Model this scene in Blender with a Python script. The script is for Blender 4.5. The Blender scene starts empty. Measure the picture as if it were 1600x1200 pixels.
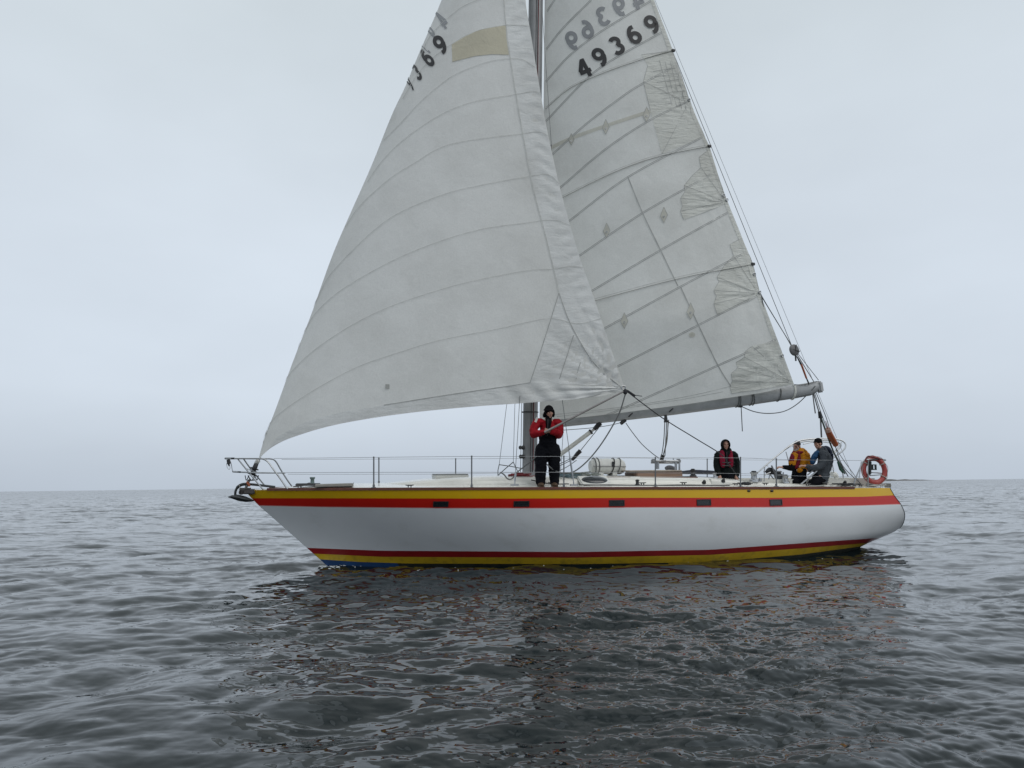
import bpy, bmesh, math, random
import numpy as np
from mathutils import Vector, Matrix, noise as mnoise
random.seed(7)
R = math.radians
sc = bpy.context.scene
COL = sc.collection

# ------------------------------------------------------------------ camera
FPX = 1150.0                                   # focal length in pixels of the 1600 px wide photograph
CAM = Vector((0, 0, 1.62))
PITCH = math.atan(158 / FPX); ROLL = math.atan(20 / 1600)
fwd = Vector((0, math.cos(PITCH), math.sin(PITCH)))
r0 = Vector((1, 0, 0)); u0 = Vector((0, -math.sin(PITCH), math.cos(PITCH)))
rgt = r0 * math.cos(ROLL) - u0 * math.sin(ROLL)
upv = r0 * math.sin(ROLL) + u0 * math.cos(ROLL)
cd = bpy.data.cameras.new('camera'); cam = bpy.data.objects.new('camera', cd); COL.objects.link(cam)
mw = Matrix.Identity(4)
for i in range(3):
    mw[i][0] = rgt[i]; mw[i][1] = upv[i]; mw[i][2] = -fwd[i]; mw[i][3] = CAM[i]
cam.matrix_world = mw
cd.sensor_width = 36; cd.lens = FPX / 1600 * 36; cd.clip_start = 0.05; cd.clip_end = 20000
sc.camera = cam

# ------------------------------------------------------------------ world, sun, exposure
SUN_EL, SUN_AZ = R(48), R(128)                 # behind thick cloud, high over the camera's right shoulder
w = bpy.data.worlds.new('World'); sc.world = w; w.use_nodes = True
nt = w.node_tree; nt.nodes.clear()
def N(nt, t, **kw):
    n = nt.nodes.new(t)
    for k, v in kw.items():
        if k.startswith('i_'): n.inputs[k[2:].replace('_', ' ')].default_value = v
        else: setattr(n, k, v)
    return n
L = lambda nt, a, b: nt.links.new(a, b)
sky = N(nt, 'ShaderNodeTexSky', sky_type='NISHITA', sun_disc=False, sun_elevation=SUN_EL, sun_rotation=SUN_AZ)
sky.air_density = 1.0; sky.dust_density = 4.0
skb = N(nt, 'ShaderNodeVectorMath', operation='SCALE'); skb.inputs[3].default_value = 0.10
L(nt, sky.outputs[0], skb.inputs[0])
tc = N(nt, 'ShaderNodeTexCoord')
sep = N(nt, 'ShaderNodeSeparateXYZ'); L(nt, tc.outputs['Generated'], sep.inputs[0])
rmp = N(nt, 'ShaderNodeValToRGB'); L(nt, sep.outputs[2], rmp.inputs[0])
cr = rmp.color_ramp
cr.elements[0].position = 0.0; cr.elements[0].color = (0.53, 0.60, 0.69, 1)
cr.elements[1].position = 1.0; cr.elements[1].color = (0.86, 0.91, 0.94, 1)
e = cr.elements.new(0.12); e.color = (0.66, 0.735, 0.825, 1)
e = cr.elements.new(0.35); e.color = (0.66, 0.73, 0.805, 1)
e = cr.elements.new(0.6); e.color = (0.64, 0.71, 0.755, 1)
mpn = N(nt, 'ShaderNodeMapping'); mpn.inputs['Scale'].default_value = (1.0, 1.0, 2.2); mpn.inputs['Location'].default_value = (3.1, 1.2, 0.4)
L(nt, tc.outputs['Generated'], mpn.inputs[0])
cn = N(nt, 'ShaderNodeTexNoise'); cn.inputs['Scale'].default_value = 1.3; cn.inputs['Detail'].default_value = 5; cn.inputs['Roughness'].default_value = 0.5
L(nt, mpn.outputs[0], cn.inputs['Vector'])
mr = N(nt, 'ShaderNodeMapRange'); mr.inputs[1].default_value = 0.3; mr.inputs[2].default_value = 0.7; mr.inputs[3].default_value = 0.90; mr.inputs[4].default_value = 1.09
L(nt, cn.outputs[0], mr.inputs[0])
vm = N(nt, 'ShaderNodeVectorMath', operation='SCALE'); L(nt, rmp.outputs[0], vm.inputs[0]); L(nt, mr.outputs[0], vm.inputs[3])
mx = N(nt, 'ShaderNodeMix', data_type='RGBA'); mx.inputs[0].default_value = 0.95
L(nt, skb.outputs[0], mx.inputs[6]); L(nt, vm.outputs[0], mx.inputs[7])
bg = N(nt, 'ShaderNodeBackground'); L(nt, mx.outputs[2], bg.inputs[0]); bg.inputs[1].default_value = 1.0
wo = N(nt, 'ShaderNodeOutputWorld'); L(nt, bg.outputs[0], wo.inputs[0])
sd = bpy.data.lights.new('sun', 'SUN'); so = bpy.data.objects.new('sun', sd); COL.objects.link(so)
sd.energy = 0.9; sd.angle = R(50); sd.color = (1, 0.97, 0.93)
sv = Vector((math.sin(SUN_AZ) * math.cos(SUN_EL), math.cos(SUN_AZ) * math.cos(SUN_EL), math.sin(SUN_EL)))
so.rotation_euler = sv.to_track_quat('Z', 'Y').to_euler()
sc.view_settings.view_transform = 'Standard'; sc.view_settings.look = 'None'
sc.view_settings.exposure = 0.0; sc.view_settings.gamma = 1.0; sc.view_settings.use_curve_mapping = False
sc.render.engine = 'CYCLES'
sc.cycles.max_bounces = 6; sc.cycles.transparent_max_bounces = 12
sc.cycles.sample_clamp_indirect = 4

# ------------------------------------------------------------------ boat frame: X aft, Y away from the camera (starboard), Z up
YAW, HEEL = R(13.9), R(1.5)
M = Matrix.Translation((-5.49, 15.2, 0)) @ Matrix.Rotation(YAW, 4, 'Z') @ Matrix.Rotation(HEEL, 4, 'X')
Mi = M.inverted()
CL = Mi @ CAM
def bp(px, py, v=0.0):
    """point of the boat seen at pixel (px,py) that lies v metres to port of the centreline"""
    d = fwd * FPX + rgt * (px - 800) + upv * (600 - py)
    dl = Mi.to_3x3() @ d
    k = (-v - CL.y) / dl.y
    return CL + dl * k
def proj(p):
    q = M @ Vector(p) - CAM
    z = q.dot(fwd)
    return 800 + FPX * q.dot(rgt) / z, 600 - FPX * q.dot(upv) / z
def lin(x, pts):
    if x <= pts[0][0]: a, b = pts[0], pts[1]
    elif x >= pts[-1][0]: a, b = pts[-2], pts[-1]
    else:
        for i in range(len(pts) - 1):
            if x <= pts[i + 1][0]: a, b = pts[i], pts[i + 1]; break
    return a[1] + (b[1] - a[1]) * (x - a[0]) / (b[0] - a[0])
def linc(x, pts):
    return lin(min(max(x, pts[0][0]), pts[-1][0]), pts)
def crv(pts, n=6):
    """Catmull-Rom through 3-D points"""
    P = [Vector(p) for p in pts]
    if len(P) < 3: return P
    out = []
    for i in range(len(P) - 1):
        a = P[i - 1] if i else P[0] * 2 - P[1]
        b, c = P[i], P[i + 1]
        d = P[i + 2] if i + 2 < len(P) else P[-1] * 2 - P[-2]
        for k in range(n):
            t = k / n
            out.append(0.5 * ((2 * b) + (c - a) * t + (2 * a - 5 * b + 4 * c - d) * t * t + (3 * b - a - 3 * c + d) * t ** 3))
    out.append(P[-1]); return out

# ------------------------------------------------------------------ materials
MATS = {}
def mat(name, col, rough=0.5, metal=0.0, var=0.12, nscale=6.0, bump=0.0, bscale=40.0, coat=0.0, spec=0.5, dirt=None, dscale=3.0, stretch=(1, 1, 1)):
    if name in MATS: return MATS[name]
    m = bpy.data.materials.new(name); m.use_nodes = True; nt = m.node_tree
    b = nt.nodes['Principled BSDF']
    b.inputs['Roughness'].default_value = rough; b.inputs['Metallic'].default_value = metal
    b.inputs['Specular IOR Level'].default_value = spec
    b.inputs['Coat Weight'].default_value = coat; b.inputs['Coat Roughness'].default_value = 0.08
    tc = N(nt, 'ShaderNodeTexCoord')
    mp = N(nt, 'ShaderNodeMapping'); mp.inputs['Scale'].default_value = stretch; L(nt, tc.outputs['Object'], mp.inputs[0])
    n1 = N(nt, 'ShaderNodeTexNoise'); n1.inputs['Scale'].default_value = nscale; n1.inputs['Detail'].default_value = 6; n1.inputs['Roughness'].default_value = 0.6
    L(nt, mp.outputs[0], n1.inputs['Vector'])
    r1 = N(nt, 'ShaderNodeMapRange'); r1.inputs[1].default_value = 0.3; r1.inputs[2].default_value = 0.7; r1.inputs[3].default_value = 1 - var; r1.inputs[4].default_value = 1 + var
    L(nt, n1.outputs[0], r1.inputs[0])
    v1 = N(nt, 'ShaderNodeVectorMath', operation='SCALE'); v1.inputs[0].default_value = col[:3]; L(nt, r1.outputs[0], v1.inputs[3])
    out = v1.outputs[0]
    if dirt:
        n2 = N(nt, 'ShaderNodeTexNoise'); n2.inputs['Scale'].default_value = dscale; n2.inputs['Detail'].default_value = 8; n2.inputs['Roughness'].default_value = 0.7
        L(nt, mp.outputs[0], n2.inputs['Vector'])
        r2 = N(nt, 'ShaderNodeMapRange'); r2.inputs[1].default_value = dirt[1]; r2.inputs[2].default_value = dirt[1] + 0.2; r2.inputs[3].default_value = 0; r2.inputs[4].default_value = dirt[2]
        L(nt, n2.outputs[0], r2.inputs[0])
        mxx = N(nt, 'ShaderNodeMix', data_type='RGBA'); L(nt, r2.outputs[0], mxx.inputs[0]); L(nt, out, mxx.inputs[6]); mxx.inputs[7].default_value = (*dirt[0], 1)
        out = mxx.outputs[2]
    L(nt, out, b.inputs['Base Color'])
    if bump:
        n3 = N(nt, 'ShaderNodeTexNoise'); n3.inputs['Scale'].default_value = bscale; n3.inputs['Detail'].default_value = 4
        L(nt, mp.outputs[0], n3.inputs['Vector'])
        bn = N(nt, 'ShaderNodeBump'); bn.inputs['Strength'].default_value = 1.0; bn.inputs['Distance'].default_value = bump
        L(nt, n3.outputs[0], bn.inputs['Height']); L(nt, bn.outputs[0], b.inputs['Normal'])
    MATS[name] = m; return m

def sail_mat(name, col, trans, dirt=0.25, wr=0.004, wscale=(1.2, 1.2, 1.2), dcol=(0.30, 0.29, 0.25), fine=0.0015):
    m = bpy.data.materials.new(name); m.use_nodes = True; nt = m.node_tree; nt.nodes.clear()
    tc = N(nt, 'ShaderNodeTexCoord')
    n1 = N(nt, 'ShaderNodeTexNoise'); n1.inputs['Scale'].default_value = 0.9; n1.inputs['Detail'].default_value = 8; n1.inputs['Roughness'].default_value = 0.62
    L(nt, tc.outputs['Object'], n1.inputs['Vector'])
    r = N(nt, 'ShaderNodeMapRange'); r.inputs[1].default_value = 0.42; r.inputs[2].default_value = 0.8; r.inputs[3].default_value = 0; r.inputs[4].default_value = dirt
    L(nt, n1.outputs[0], r.inputs[0])
    mx = N(nt, 'ShaderNodeMix', data_type='RGBA'); L(nt, r.outputs[0], mx.inputs[0]); mx.inputs[6].default_value = (*col, 1); mx.inputs[7].default_value = (*dcol, 1)
    n4 = N(nt, 'ShaderNodeTexNoise'); n4.inputs['Scale'].default_value = 35; n4.inputs['Detail'].default_value = 4
    L(nt, tc.outputs['Object'], n4.inputs['Vector'])
    r4 = N(nt, 'ShaderNodeMapRange'); r4.inputs[1].default_value = 0.3; r4.inputs[2].default_value = 0.7; r4.inputs[3].default_value = 0.95; r4.inputs[4].default_value = 1.03
    L(nt, n4.outputs[0], r4.inputs[0])
    vs = N(nt, 'ShaderNodeVectorMath', operation='SCALE'); L(nt, mx.outputs[2], vs.inputs[0]); L(nt, r4.outputs[0], vs.inputs[3])
    mp = N(nt, 'ShaderNodeMapping'); mp.inputs['Scale'].default_value = wscale; L(nt, tc.outputs['Object'], mp.inputs[0])
    n2 = N(nt, 'ShaderNodeTexNoise'); n2.inputs['Scale'].default_value = 3.0; n2.inputs['Detail'].default_value = 5; n2.inputs['Distortion'].default_value = 0.5
    L(nt, mp.outputs[0], n2.inputs['Vector'])
    n3 = N(nt, 'ShaderNodeTexNoise'); n3.inputs['Scale'].default_value = 22.0; n3.inputs['Detail'].default_value = 5; n3.inputs['Distortion'].default_value = 1.0
    L(nt, mp.outputs[0], n3.inputs['Vector'])
    b1 = N(nt, 'ShaderNodeBump'); b1.inputs['Distance'].default_value = wr * 4; L(nt, n2.outputs[0], b1.inputs['Height'])
    b2 = N(nt, 'ShaderNodeBump'); b2.inputs['Distance'].default_value = fine; L(nt, n3.outputs[0], b2.inputs['Height']); L(nt, b1.outputs[0], b2.inputs['Normal'])
    pr = N(nt, 'ShaderNodeBsdfPrincipled'); pr.inputs['Roughness'].default_value = 0.55; pr.inputs['Specular IOR Level'].default_value = 0.3
    L(nt, vs.outputs[0], pr.inputs['Base Color']); L(nt, b2.outputs[0], pr.inputs['Normal'])
    tr = N(nt, 'ShaderNodeBsdfTranslucent'); L(nt, vs.outputs[0], tr.inputs[0]); L(nt, b2.outputs[0], tr.inputs['Normal'])
    ms = N(nt, 'ShaderNodeMixShader'); ms.inputs[0].default_value = trans
    L(nt, pr.outputs[0], ms.inputs[1]); L(nt, tr.outputs[0], ms.inputs[2])
    o = N(nt, 'ShaderNodeOutputMaterial'); L(nt, ms.outputs[0], o.inputs[0])
    return m

steel = mat('stainless', (0.42, 0.43, 0.44), 0.3, 0.9, var=0.2)
dsteel = mat('dark_fitting', (0.03, 0.03, 0.032), 0.45)
alu = mat('grey_spar', (0.44, 0.45, 0.455), 0.5, 0.1, var=0.1, nscale=3, dirt=((0.18, 0.17, 0.16), 0.5, 0.35), dscale=5)
mastm = mat('mast_metal', (0.27, 0.275, 0.28), 0.45, 0.3, var=0.15, nscale=3)
wire = mat('wire', (0.12, 0.125, 0.13), 0.4, 0.6)
ropeg = mat('grey_rope', (0.14, 0.145, 0.145), 0.9, var=0.3, nscale=120, bump=0.002, bscale=200)
ropew = mat('pale_rope', (0.42, 0.41, 0.38), 0.9, var=0.3, nscale=120, bump=0.002, bscale=200)
roped = mat('dark_rope', (0.035, 0.036, 0.04), 0.9, var=0.3, nscale=120)
roper = mat('red_rope', (0.22, 0.04, 0.045), 0.9, var=0.4, nscale=60)
ropet = mat('teal_rope', (0.10, 0.15, 0.17), 0.9, var=0.5, nscale=50)
gel = mat('white_gelcoat', (0.66, 0.65, 0.60), 0.22, var=0.06, nscale=2, coat=0.4, dirt=((0.42, 0.40, 0.34), 0.5, 0.3), dscale=2.5)
gelw = mat('white_plastic', (0.66, 0.66, 0.62), 0.4, var=0.06, dirt=((0.35, 0.34, 0.3), 0.52, 0.4), dscale=9)
teak = mat('teak', (0.13, 0.045, 0.03), 0.45, var=0.3, nscale=8, stretch=(0.3, 4, 4))
wood = mat('brown_board', (0.26, 0.16, 0.11), 0.55, var=0.2, nscale=6, stretch=(0.3, 3, 3))
blackp = mat('black_plastic', (0.018, 0.018, 0.02), 0.4)
glass = mat('dark_glass', (0.012, 0.016, 0.02), 0.06, coat=0.5, var=0.3)
orange = mat('orange_plastic', (0.34, 0.085, 0.03), 0.5, var=0.15)
redbuoy = mat('faded_red_foam', (0.34, 0.05, 0.045), 0.55, var=0.18, nscale=7, dirt=((0.36, 0.14, 0.11), 0.5, 0.5), dscale=8)
skin = mat('skin', (0.46, 0.26, 0.19), 0.5, var=0.1, nscale=20)
m_y = mat('yellow_paint', (0.68, 0.405, 0.004), 0.3, coat=0.25, var=0.05, nscale=1.5, dirt=((0.40, 0.27, 0.05), 0.52, 0.25))
m_r = mat('red_paint', (0.52, 0.010, 0.004), 0.32, coat=0.2, var=0.07, nscale=1.5, dirt=((0.60, 0.25, 0.20), 0.68, 0.5), dscale=30)
m_p = mat('pink_edge_paint', (0.65, 0.18, 0.17), 0.3)
m_w = mat('hull_white_paint', (0.73, 0.75, 0.765), 0.26, coat=0.5, var=0.03, nscale=1.3, dirt=((0.46, 0.45, 0.40), 0.55, 0.28), dscale=1.5, stretch=(0.8, 1, 1.2), bump=0.006, bscale=0.9)
m_dr = mat('boot_top_red', (0.26, 0.012, 0.014), 0.35, coat=0.3, var=0.12, dirt=((0.4, 0.2, 0.15), 0.64, 0.6), dscale=30)
m_dy = mat('boot_top_yellow', (0.55, 0.36, 0.02), 0.35, coat=0.3, var=0.12, nscale=2, dirt=((0.16, 0.13, 0.03), 0.5, 0.6), dscale=6)
m_b = mat('blue_antifoul', (0.010, 0.05, 0.15), 0.6, var=0.3, nscale=4)
m_k = mat('weedy_antifoul', (0.022, 0.026, 0.02), 0.6, var=0.4, nscale=5)

# ------------------------------------------------------------------ mesh helpers
class MB:
    def __init__(s): s.v = []; s.f = []; s.m = []
    def add(s, v, f, mi=0):
        o = len(s.v); s.v += [tuple(p) for p in v]; s.f += [tuple(i + o for i in q) for q in f]; s.m += [mi] * len(f); return s
    def box(s, c, d, rot=None, mi=0, bev=0.0):
        x, y, z = d[0] / 2, d[1] / 2, d[2] / 2
        if bev:
            b = min(bev, x * .9, y * .9, z * .9); bm = bmesh.new(); bmesh.ops.create_cube(bm, size=1)
            for q in bm.verts: q.co = Vector((q.co.x * d[0], q.co.y * d[1], q.co.z * d[2]))
            bmesh.ops.bevel(bm, geom=bm.edges[:], offset=b, segments=2, affect='EDGES')
            bm.verts.index_update()
            v = [q.co.copy() for q in bm.verts]; f = [[q.index for q in ff.verts] for ff in bm.faces]; bm.free()
        else:
            v = [Vector((i * x, j * y, k * z)) for i in (-1, 1) for j in (-1, 1) for k in (-1, 1)]
            f = [(0, 1, 3, 2), (4, 6, 7, 5), (0, 4, 5, 1), (2, 3, 7, 6), (0, 2, 6, 4), (1, 5, 7, 3)]
        if rot is not None: v = [rot @ q for q in v]
        return s.add([Vector(c) + q for q in v], f, mi)
    def tube(s, pts, r, n=8, closed=False, mi=0, sy=1.0, up=None):
        P = [Vector(p) for p in pts]; k = len(P)
        rr = r if isinstance(r, (list, tuple)) else [r] * k
        T = []
        for i in range(k):
            if closed: t = P[(i + 1) % k] - P[i - 1]
            else: t = P[min(i + 1, k - 1)] - P[max(i - 1, 0)]
            T.append(t.normalized() if t.length > 1e-9 else Vector((0, 0, 1)))
        a = up or Vector((0, 0, 1))
        if abs(T[0].dot(a)) > .95: a = Vector((1, 0, 0))
        x = T[0].cross(a).normalized(); V = []
        for i in range(k):
            x = (x - T[i] * x.dot(T[i])).normalized(); y = T[i].cross(x)
            for j in range(n):
                an = 2 * math.pi * j / n
                V.append(P[i] + x * (math.cos(an) * rr[i]) + y * (math.sin(an) * rr[i] * sy))
        F = []
        for i in range(k if closed else k - 1):
            b = (i + 1) % k
            for j in range(n): F.append((i * n + j, i * n + (j + 1) % n, b * n + (j + 1) % n, b * n + j))
        if not closed: F.append(tuple(range(n - 1, -1, -1))); F.append(tuple((k - 1) * n + j for j in range(n)))
        return s.add(V, F, mi)
    def cyl(s, a, b, r, r2=None, n=16, mi=0): return s.tube([a, b], [r, r if r2 is None else r2], n, mi=mi)
    def ell(s, c, rad, rot=None, n=16, m=10, mi=0):
        V = []; F = []
        for i in range(m + 1):
            th = math.pi * i / m
            for j in range(n):
                ph = 2 * math.pi * j / n
                q = Vector((math.sin(th) * math.cos(ph) * rad[0], math.sin(th) * math.sin(ph) * rad[1], math.cos(th) * rad[2]))
                V.append(Vector(c) + (rot @ q if rot is not None else q))
        for i in range(m):
            for j in range(n):
                q = (i * n + j, (i + 1) * n + j, (i + 1) * n + (j + 1) % n, i * n + (j + 1) % n)
                F.append(q)
        return s.add(V, F, mi)
    def lathe(s, prof, c, axis=Vector((0, 0, 1)), n=24, mi=0):
        q = Vector((0, 0, 1)).rotation_difference(axis); V = []; F = []
        for r, z in prof:
            for j in range(n):
                an = 2 * math.pi * j / n
                V.append(Vector(c) + q @ Vector((r * math.cos(an), r * math.sin(an), z)))
        for i in range(len(prof) - 1):
            for j in range(n): F.append((i * n + j, i * n + (j + 1) % n, (i + 1) * n + (j + 1) % n, (i + 1) * n + j))
        F.append(tuple(range(n - 1, -1, -1))); F.append(tuple((len(prof) - 1) * n + j for j in range(n)))
        return s.add(V, F, mi)
    def loft(s, rings, closed=False, cap=True, mi=0):
        n = len(rings[0]); V = [p for r in rings for p in r]; F = []
        for i in range(len(rings) - 1):
            for j in range(n if closed else n - 1):
                k = (j + 1) % n; F.append((i * n + j, i * n + k, (i + 1) * n + k, (i + 1) * n + j))
        if cap: F.append(tuple(range(n - 1, -1, -1))); F.append(tuple((len(rings) - 1) * n + j for j in range(n)))
        return s.add(V, F, mi)

def link(name, me, parent=None, label=None):
    o = bpy.data.objects.new(name, me); COL.objects.link(o)
    if parent is not None: o.parent = parent
    if label: o['label'] = label
    return o
def build(name, mb, mats, parent=None, label=None, smooth=40, off=None):
    me = bpy.data.meshes.new(name)
    V = mb.v if off is None else [(p[0] - off[0], p[1] - off[1], p[2] - off[2]) for p in mb.v]
    me.from_pydata([tuple(p) for p in V], [], mb.f)
    for m in (mats if isinstance(mats, (list, tuple)) else [mats]): me.materials.append(m)
    if isinstance(mats, (list, tuple)): me.polygons.foreach_set('material_index', mb.m)
    if smooth:
        me.shade_smooth()
        try: me.set_sharp_from_angle(angle=R(smooth))
        except Exception: pass
    me.update()
    return link(name, me, parent, label)
class Thing:
    """a top-level thing standing on or tied to the boat: an Empty at its base, its parts below it"""
    def __init__(s, name, label, cat, base, group=None):
        s.b = Vector(base); s.e = bpy.data.objects.new(name, None); COL.objects.link(s.e)
        s.e.empty_display_size = 0.1
        s.e.matrix_world = M @ Matrix.Translation(s.b)
        s.e['label'] = label; s.e['category'] = cat
        if group: s.e['group'] = group
    def part(s, name, mb, mats, label=None, smooth=40): return build(name, mb, mats, s.e, label, smooth, s.b)
    def sub(s, par, name, mb, mats, label=None, smooth=40): return build(name, mb, mats, par, label, smooth, s.b)

Y = bpy.data.objects.new('sailing_yacht', None); COL.objects.link(Y); Y.matrix_world = M
Y['label'] = 'long white sailing yacht with yellow and red stripes under full sail'; Y['category'] = 'sailing yacht'

# ------------------------------------------------------------------ sea
def wave_tile(n, size, lmin, lmax, wdir, slope, seed, spread=2, pw=-3.6):
    rs = np.random.RandomState(seed)
    k1 = 2 * np.pi * np.fft.fftfreq(n, size / n)
    kx, ky = np.meshgrid(k1, k1, indexing='ij'); k = np.hypot(kx, ky); k[0, 0] = 1
    kmin, kmax = 2 * np.pi / lmax, 2 * np.pi / lmin
    c = (kx * math.cos(wdir) + ky * math.sin(wdir)) / k
    S = k ** pw * np.exp(-(kmin / k) ** 3) * np.exp(-(k / kmax) ** 2) * (np.abs(c) ** spread * np.where(c > 0, 1, .25) + .06)
    S[0, 0] = 0
    h = (rs.normal(size=k.shape) + 1j * rs.normal(size=k.shape)) * np.sqrt(S)
    f = lambda a: np.real(np.fft.ifft2(a))
    H = f(h); gx = f(1j * kx * h); gy = f(1j * ky * h)
    q = slope / math.sqrt((gx ** 2 + gy ** 2).mean())
    return (H * q, f(-1j * kx / k * h) * q, f(-1j * ky / k * h) * q, n, size)
def samp(T, x, y, ang):
    H, dx, dy, n, size = T; c, s = math.cos(ang), math.sin(ang)
    a = ((c * x + s * y) / size * n) % n; b = ((-s * x + c * y) / size * n) % n
    i = np.floor(a).astype(int); j = np.floor(b).astype(int); fa = a - i; fb = b - j; i %= n; j %= n; i2 = (i + 1) % n; j2 = (j + 1) % n
    def g(A): return A[i, j] * (1 - fa) * (1 - fb) + A[i2, j] * fa * (1 - fb) + A[i, j2] * (1 - fa) * fb + A[i2, j2] * fa * fb
    hx, hy = g(dx), g(dy)
    return g(H), c * hx - s * hy, s * hx + c * hy
def sea():
    rr = [0.6, 1.5, 2.6, 3.4]; r = 4.0
    while r < 12000:
        rr.append(r)
        if r < 34: d = max(.018, r * r / 1214 * .5)
        elif r < 90: d = .45
        elif r < 240: d = 1.1
        else: d = r * .035
        r += d
    rr = np.array(rr)
    fine = np.linspace(R(90 - 41), R(90 + 41), 980)
    coarse = np.linspace(R(131), R(409), 120)[1:-1]
    th = np.concatenate([fine, coarse]); nt_, nr = len(th), len(rr)
    Rg, Tg = np.meshgrid(rr, th, indexing='ij')
    x = Rg * np.cos(Tg); y = Rg * np.sin(Tg)
    A = wave_tile(1024, 62, .22, 3.7, R(-80), .145, 3, spread=2, pw=-3.5)
    B = wave_tile(1024, 13, 0.06, .55, R(-84), .165, 5, spread=1, pw=-3.1)
    Cc = wave_tile(512, 190, 6, 24, R(-35), .009, 9)
    fadeB = np.clip(1.25 - Rg / 60, 0, 1); fadeA = np.clip(1.2 - Rg / 420, 0, 1)
    mod = .75 + .5 * samp(Cc, x * 2.3, y * 2.3, .7)[0] / .03
    mod = np.clip(mod, .3, 1.5)
    h, dx, dy = samp(Cc, x, y, 0); z = h * np.clip(1.2 - Rg / 1500, 0, 1)
    X = x.copy(); Yy = y.copy()
    cf = np.ones_like(x); cf[:, 980:] = 0
    for T, fa, an in ((A, fadeA, 0.15), (B, fadeB * mod, -.35)):
        h, dx, dy = samp(T, x, y, an); fa = fa * cf
        z += h * fa; X += dx * fa * .9; Yy += dy * fa * .9
    co = np.stack([X, Yy, z], -1).reshape(-1, 3)
    i = np.arange(nr - 1)[:, None]; j = np.arange(nt_)[None, :]; j2 = (j + 1) % nt_
    F = np.stack([i * nt_ + j, (i + 1) * nt_ + j, (i + 1) * nt_ + j2, i * nt_ + j2], -1).reshape(-1, 4)
    me = bpy.data.meshes.new('sea'); me.vertices.add(len(co)); me.vertices.foreach_set('co', co.ravel().astype(np.float32))
    me.loops.add(F.size); me.loops.foreach_set('vertex_index', F.ravel().astype(np.int32))
    me.polygons.add(len(F)); me.polygons.foreach_set('loop_start', np.arange(0, F.size, 4, dtype=np.int32))
    me.update(calc_edges=True); me.shade_smooth()
    m = bpy.data.materials.new('sea_water'); m.use_nodes = True; nt = m.node_tree
    b = nt.nodes['Principled BSDF']
    b.inputs['Base Color'].default_value = (0.007, 0.012, 0.0135, 1); b.inputs['Roughness'].default_value = 0.04; b.inputs['IOR'].default_value = 1.333
    tc = N(nt, 'ShaderNodeTexCoord')
    ln = N(nt, 'ShaderNodeVectorMath', operation='LENGTH'); L(nt, tc.outputs['Object'], ln.inputs[0])
    rg_ = N(nt, 'ShaderNodeMapRange'); rg_.inputs[1].default_value = 25; rg_.inputs[2].default_value = 400; rg_.inputs[3].default_value = .02; rg_.inputs[4].default_value = .12
    L(nt, ln.outputs['Value'], rg_.inputs[0]); L(nt, rg_.outputs[0], b.inputs['Roughness'])
    # ripples finer than the mesh can carry: tilt the normal by noise, more so with distance
    ks = N(nt, 'ShaderNodeMapRange'); ks.inputs[1].default_value = 9; ks.inputs[2].default_value = 70; ks.inputs[3].default_value = .3; ks.inputs[4].default_value = 1.0
    L(nt, ln.outputs['Value'], ks.inputs[0])
    geo = N(nt, 'ShaderNodeNewGeometry'); acc = geo.outputs['Normal']
    for scl, amp in ((1.1, (0.35, 1.3, 0)), (5.0, (0.35, 0.95, 0))):
        mp = N(nt, 'ShaderNodeMapping'); mp.inputs['Scale'].default_value = (.38, 1.5, 1); L(nt, tc.outputs['Object'], mp.inputs[0])
        n = N(nt, 'ShaderNodeTexNoise'); n.inputs['Scale'].default_value = scl; n.inputs['Detail'].default_value = 3; n.inputs['Roughness'].default_value = .55; n.inputs['Distortion'].default_value = .6; L(nt, mp.outputs[0], n.inputs['Vector'])
        sb = N(nt, 'ShaderNodeVectorMath', operation='SUBTRACT'); L(nt, n.outputs['Color'], sb.inputs[0]); sb.inputs[1].default_value = (.5, .5, .5)
        ml_ = N(nt, 'ShaderNodeVectorMath', operation='MULTIPLY'); L(nt, sb.outputs[0], ml_.inputs[0]); ml_.inputs[1].default_value = amp
        sc2 = N(nt, 'ShaderNodeVectorMath', operation='SCALE'); L(nt, ml_.outputs[0], sc2.inputs[0]); L(nt, ks.outputs[0], sc2.inputs[3])
        ad = N(nt, 'ShaderNodeVectorMath', operation='ADD'); L(nt, acc, ad.inputs[0]); L(nt, sc2.outputs[0], ad.inputs[1]); acc = ad.outputs[0]
    nm = N(nt, 'ShaderNodeVectorMath', operation='NORMALIZE'); L(nt, acc, nm.inputs[0]); L(nt, nm.outputs[0], b.inputs['Normal'])
    me.materials.append(m)
    o = link('sea', me); o['kind'] = 'structure'; o['label'] = 'dark grey rippled sea reaching to the horizon'
sea()

def island():
    mb = MB(); dist = 2600.0; rings = []
    def X(px): return (px - 800) / FPX * dist
    n = 60; x0, x1 = X(1340), X(1450)
    for i in range(n + 1):
        t = i / n; x = x0 + (x1 - x0) * t
        h = (2.2 + 6.0 * (1 - t) ** .7) * (0.75 + .5 * mnoise.noise(Vector((t * 9, 0, 3)))) * min(1, (1 - t) * 9 + .05) * min(1, t * 9 + .05)
        y = dist + 20 * mnoise.noise(Vector((t * 5, 2, 0)))
        rings.append([(x, y - 35, -2), (x, y - 18, h * .7), (x, y, h), (x, y + 30, h * .8), (x, y + 60, -2)])
    mb.loft(rings)
    o = build('island', mb, mat('island_rock', (0.09, 0.085, 0.08), 0.9, nscale=.02, var=.3)); o['kind'] = 'structure'; o['label'] = 'low dark strip of land on the horizon'
island()

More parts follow.
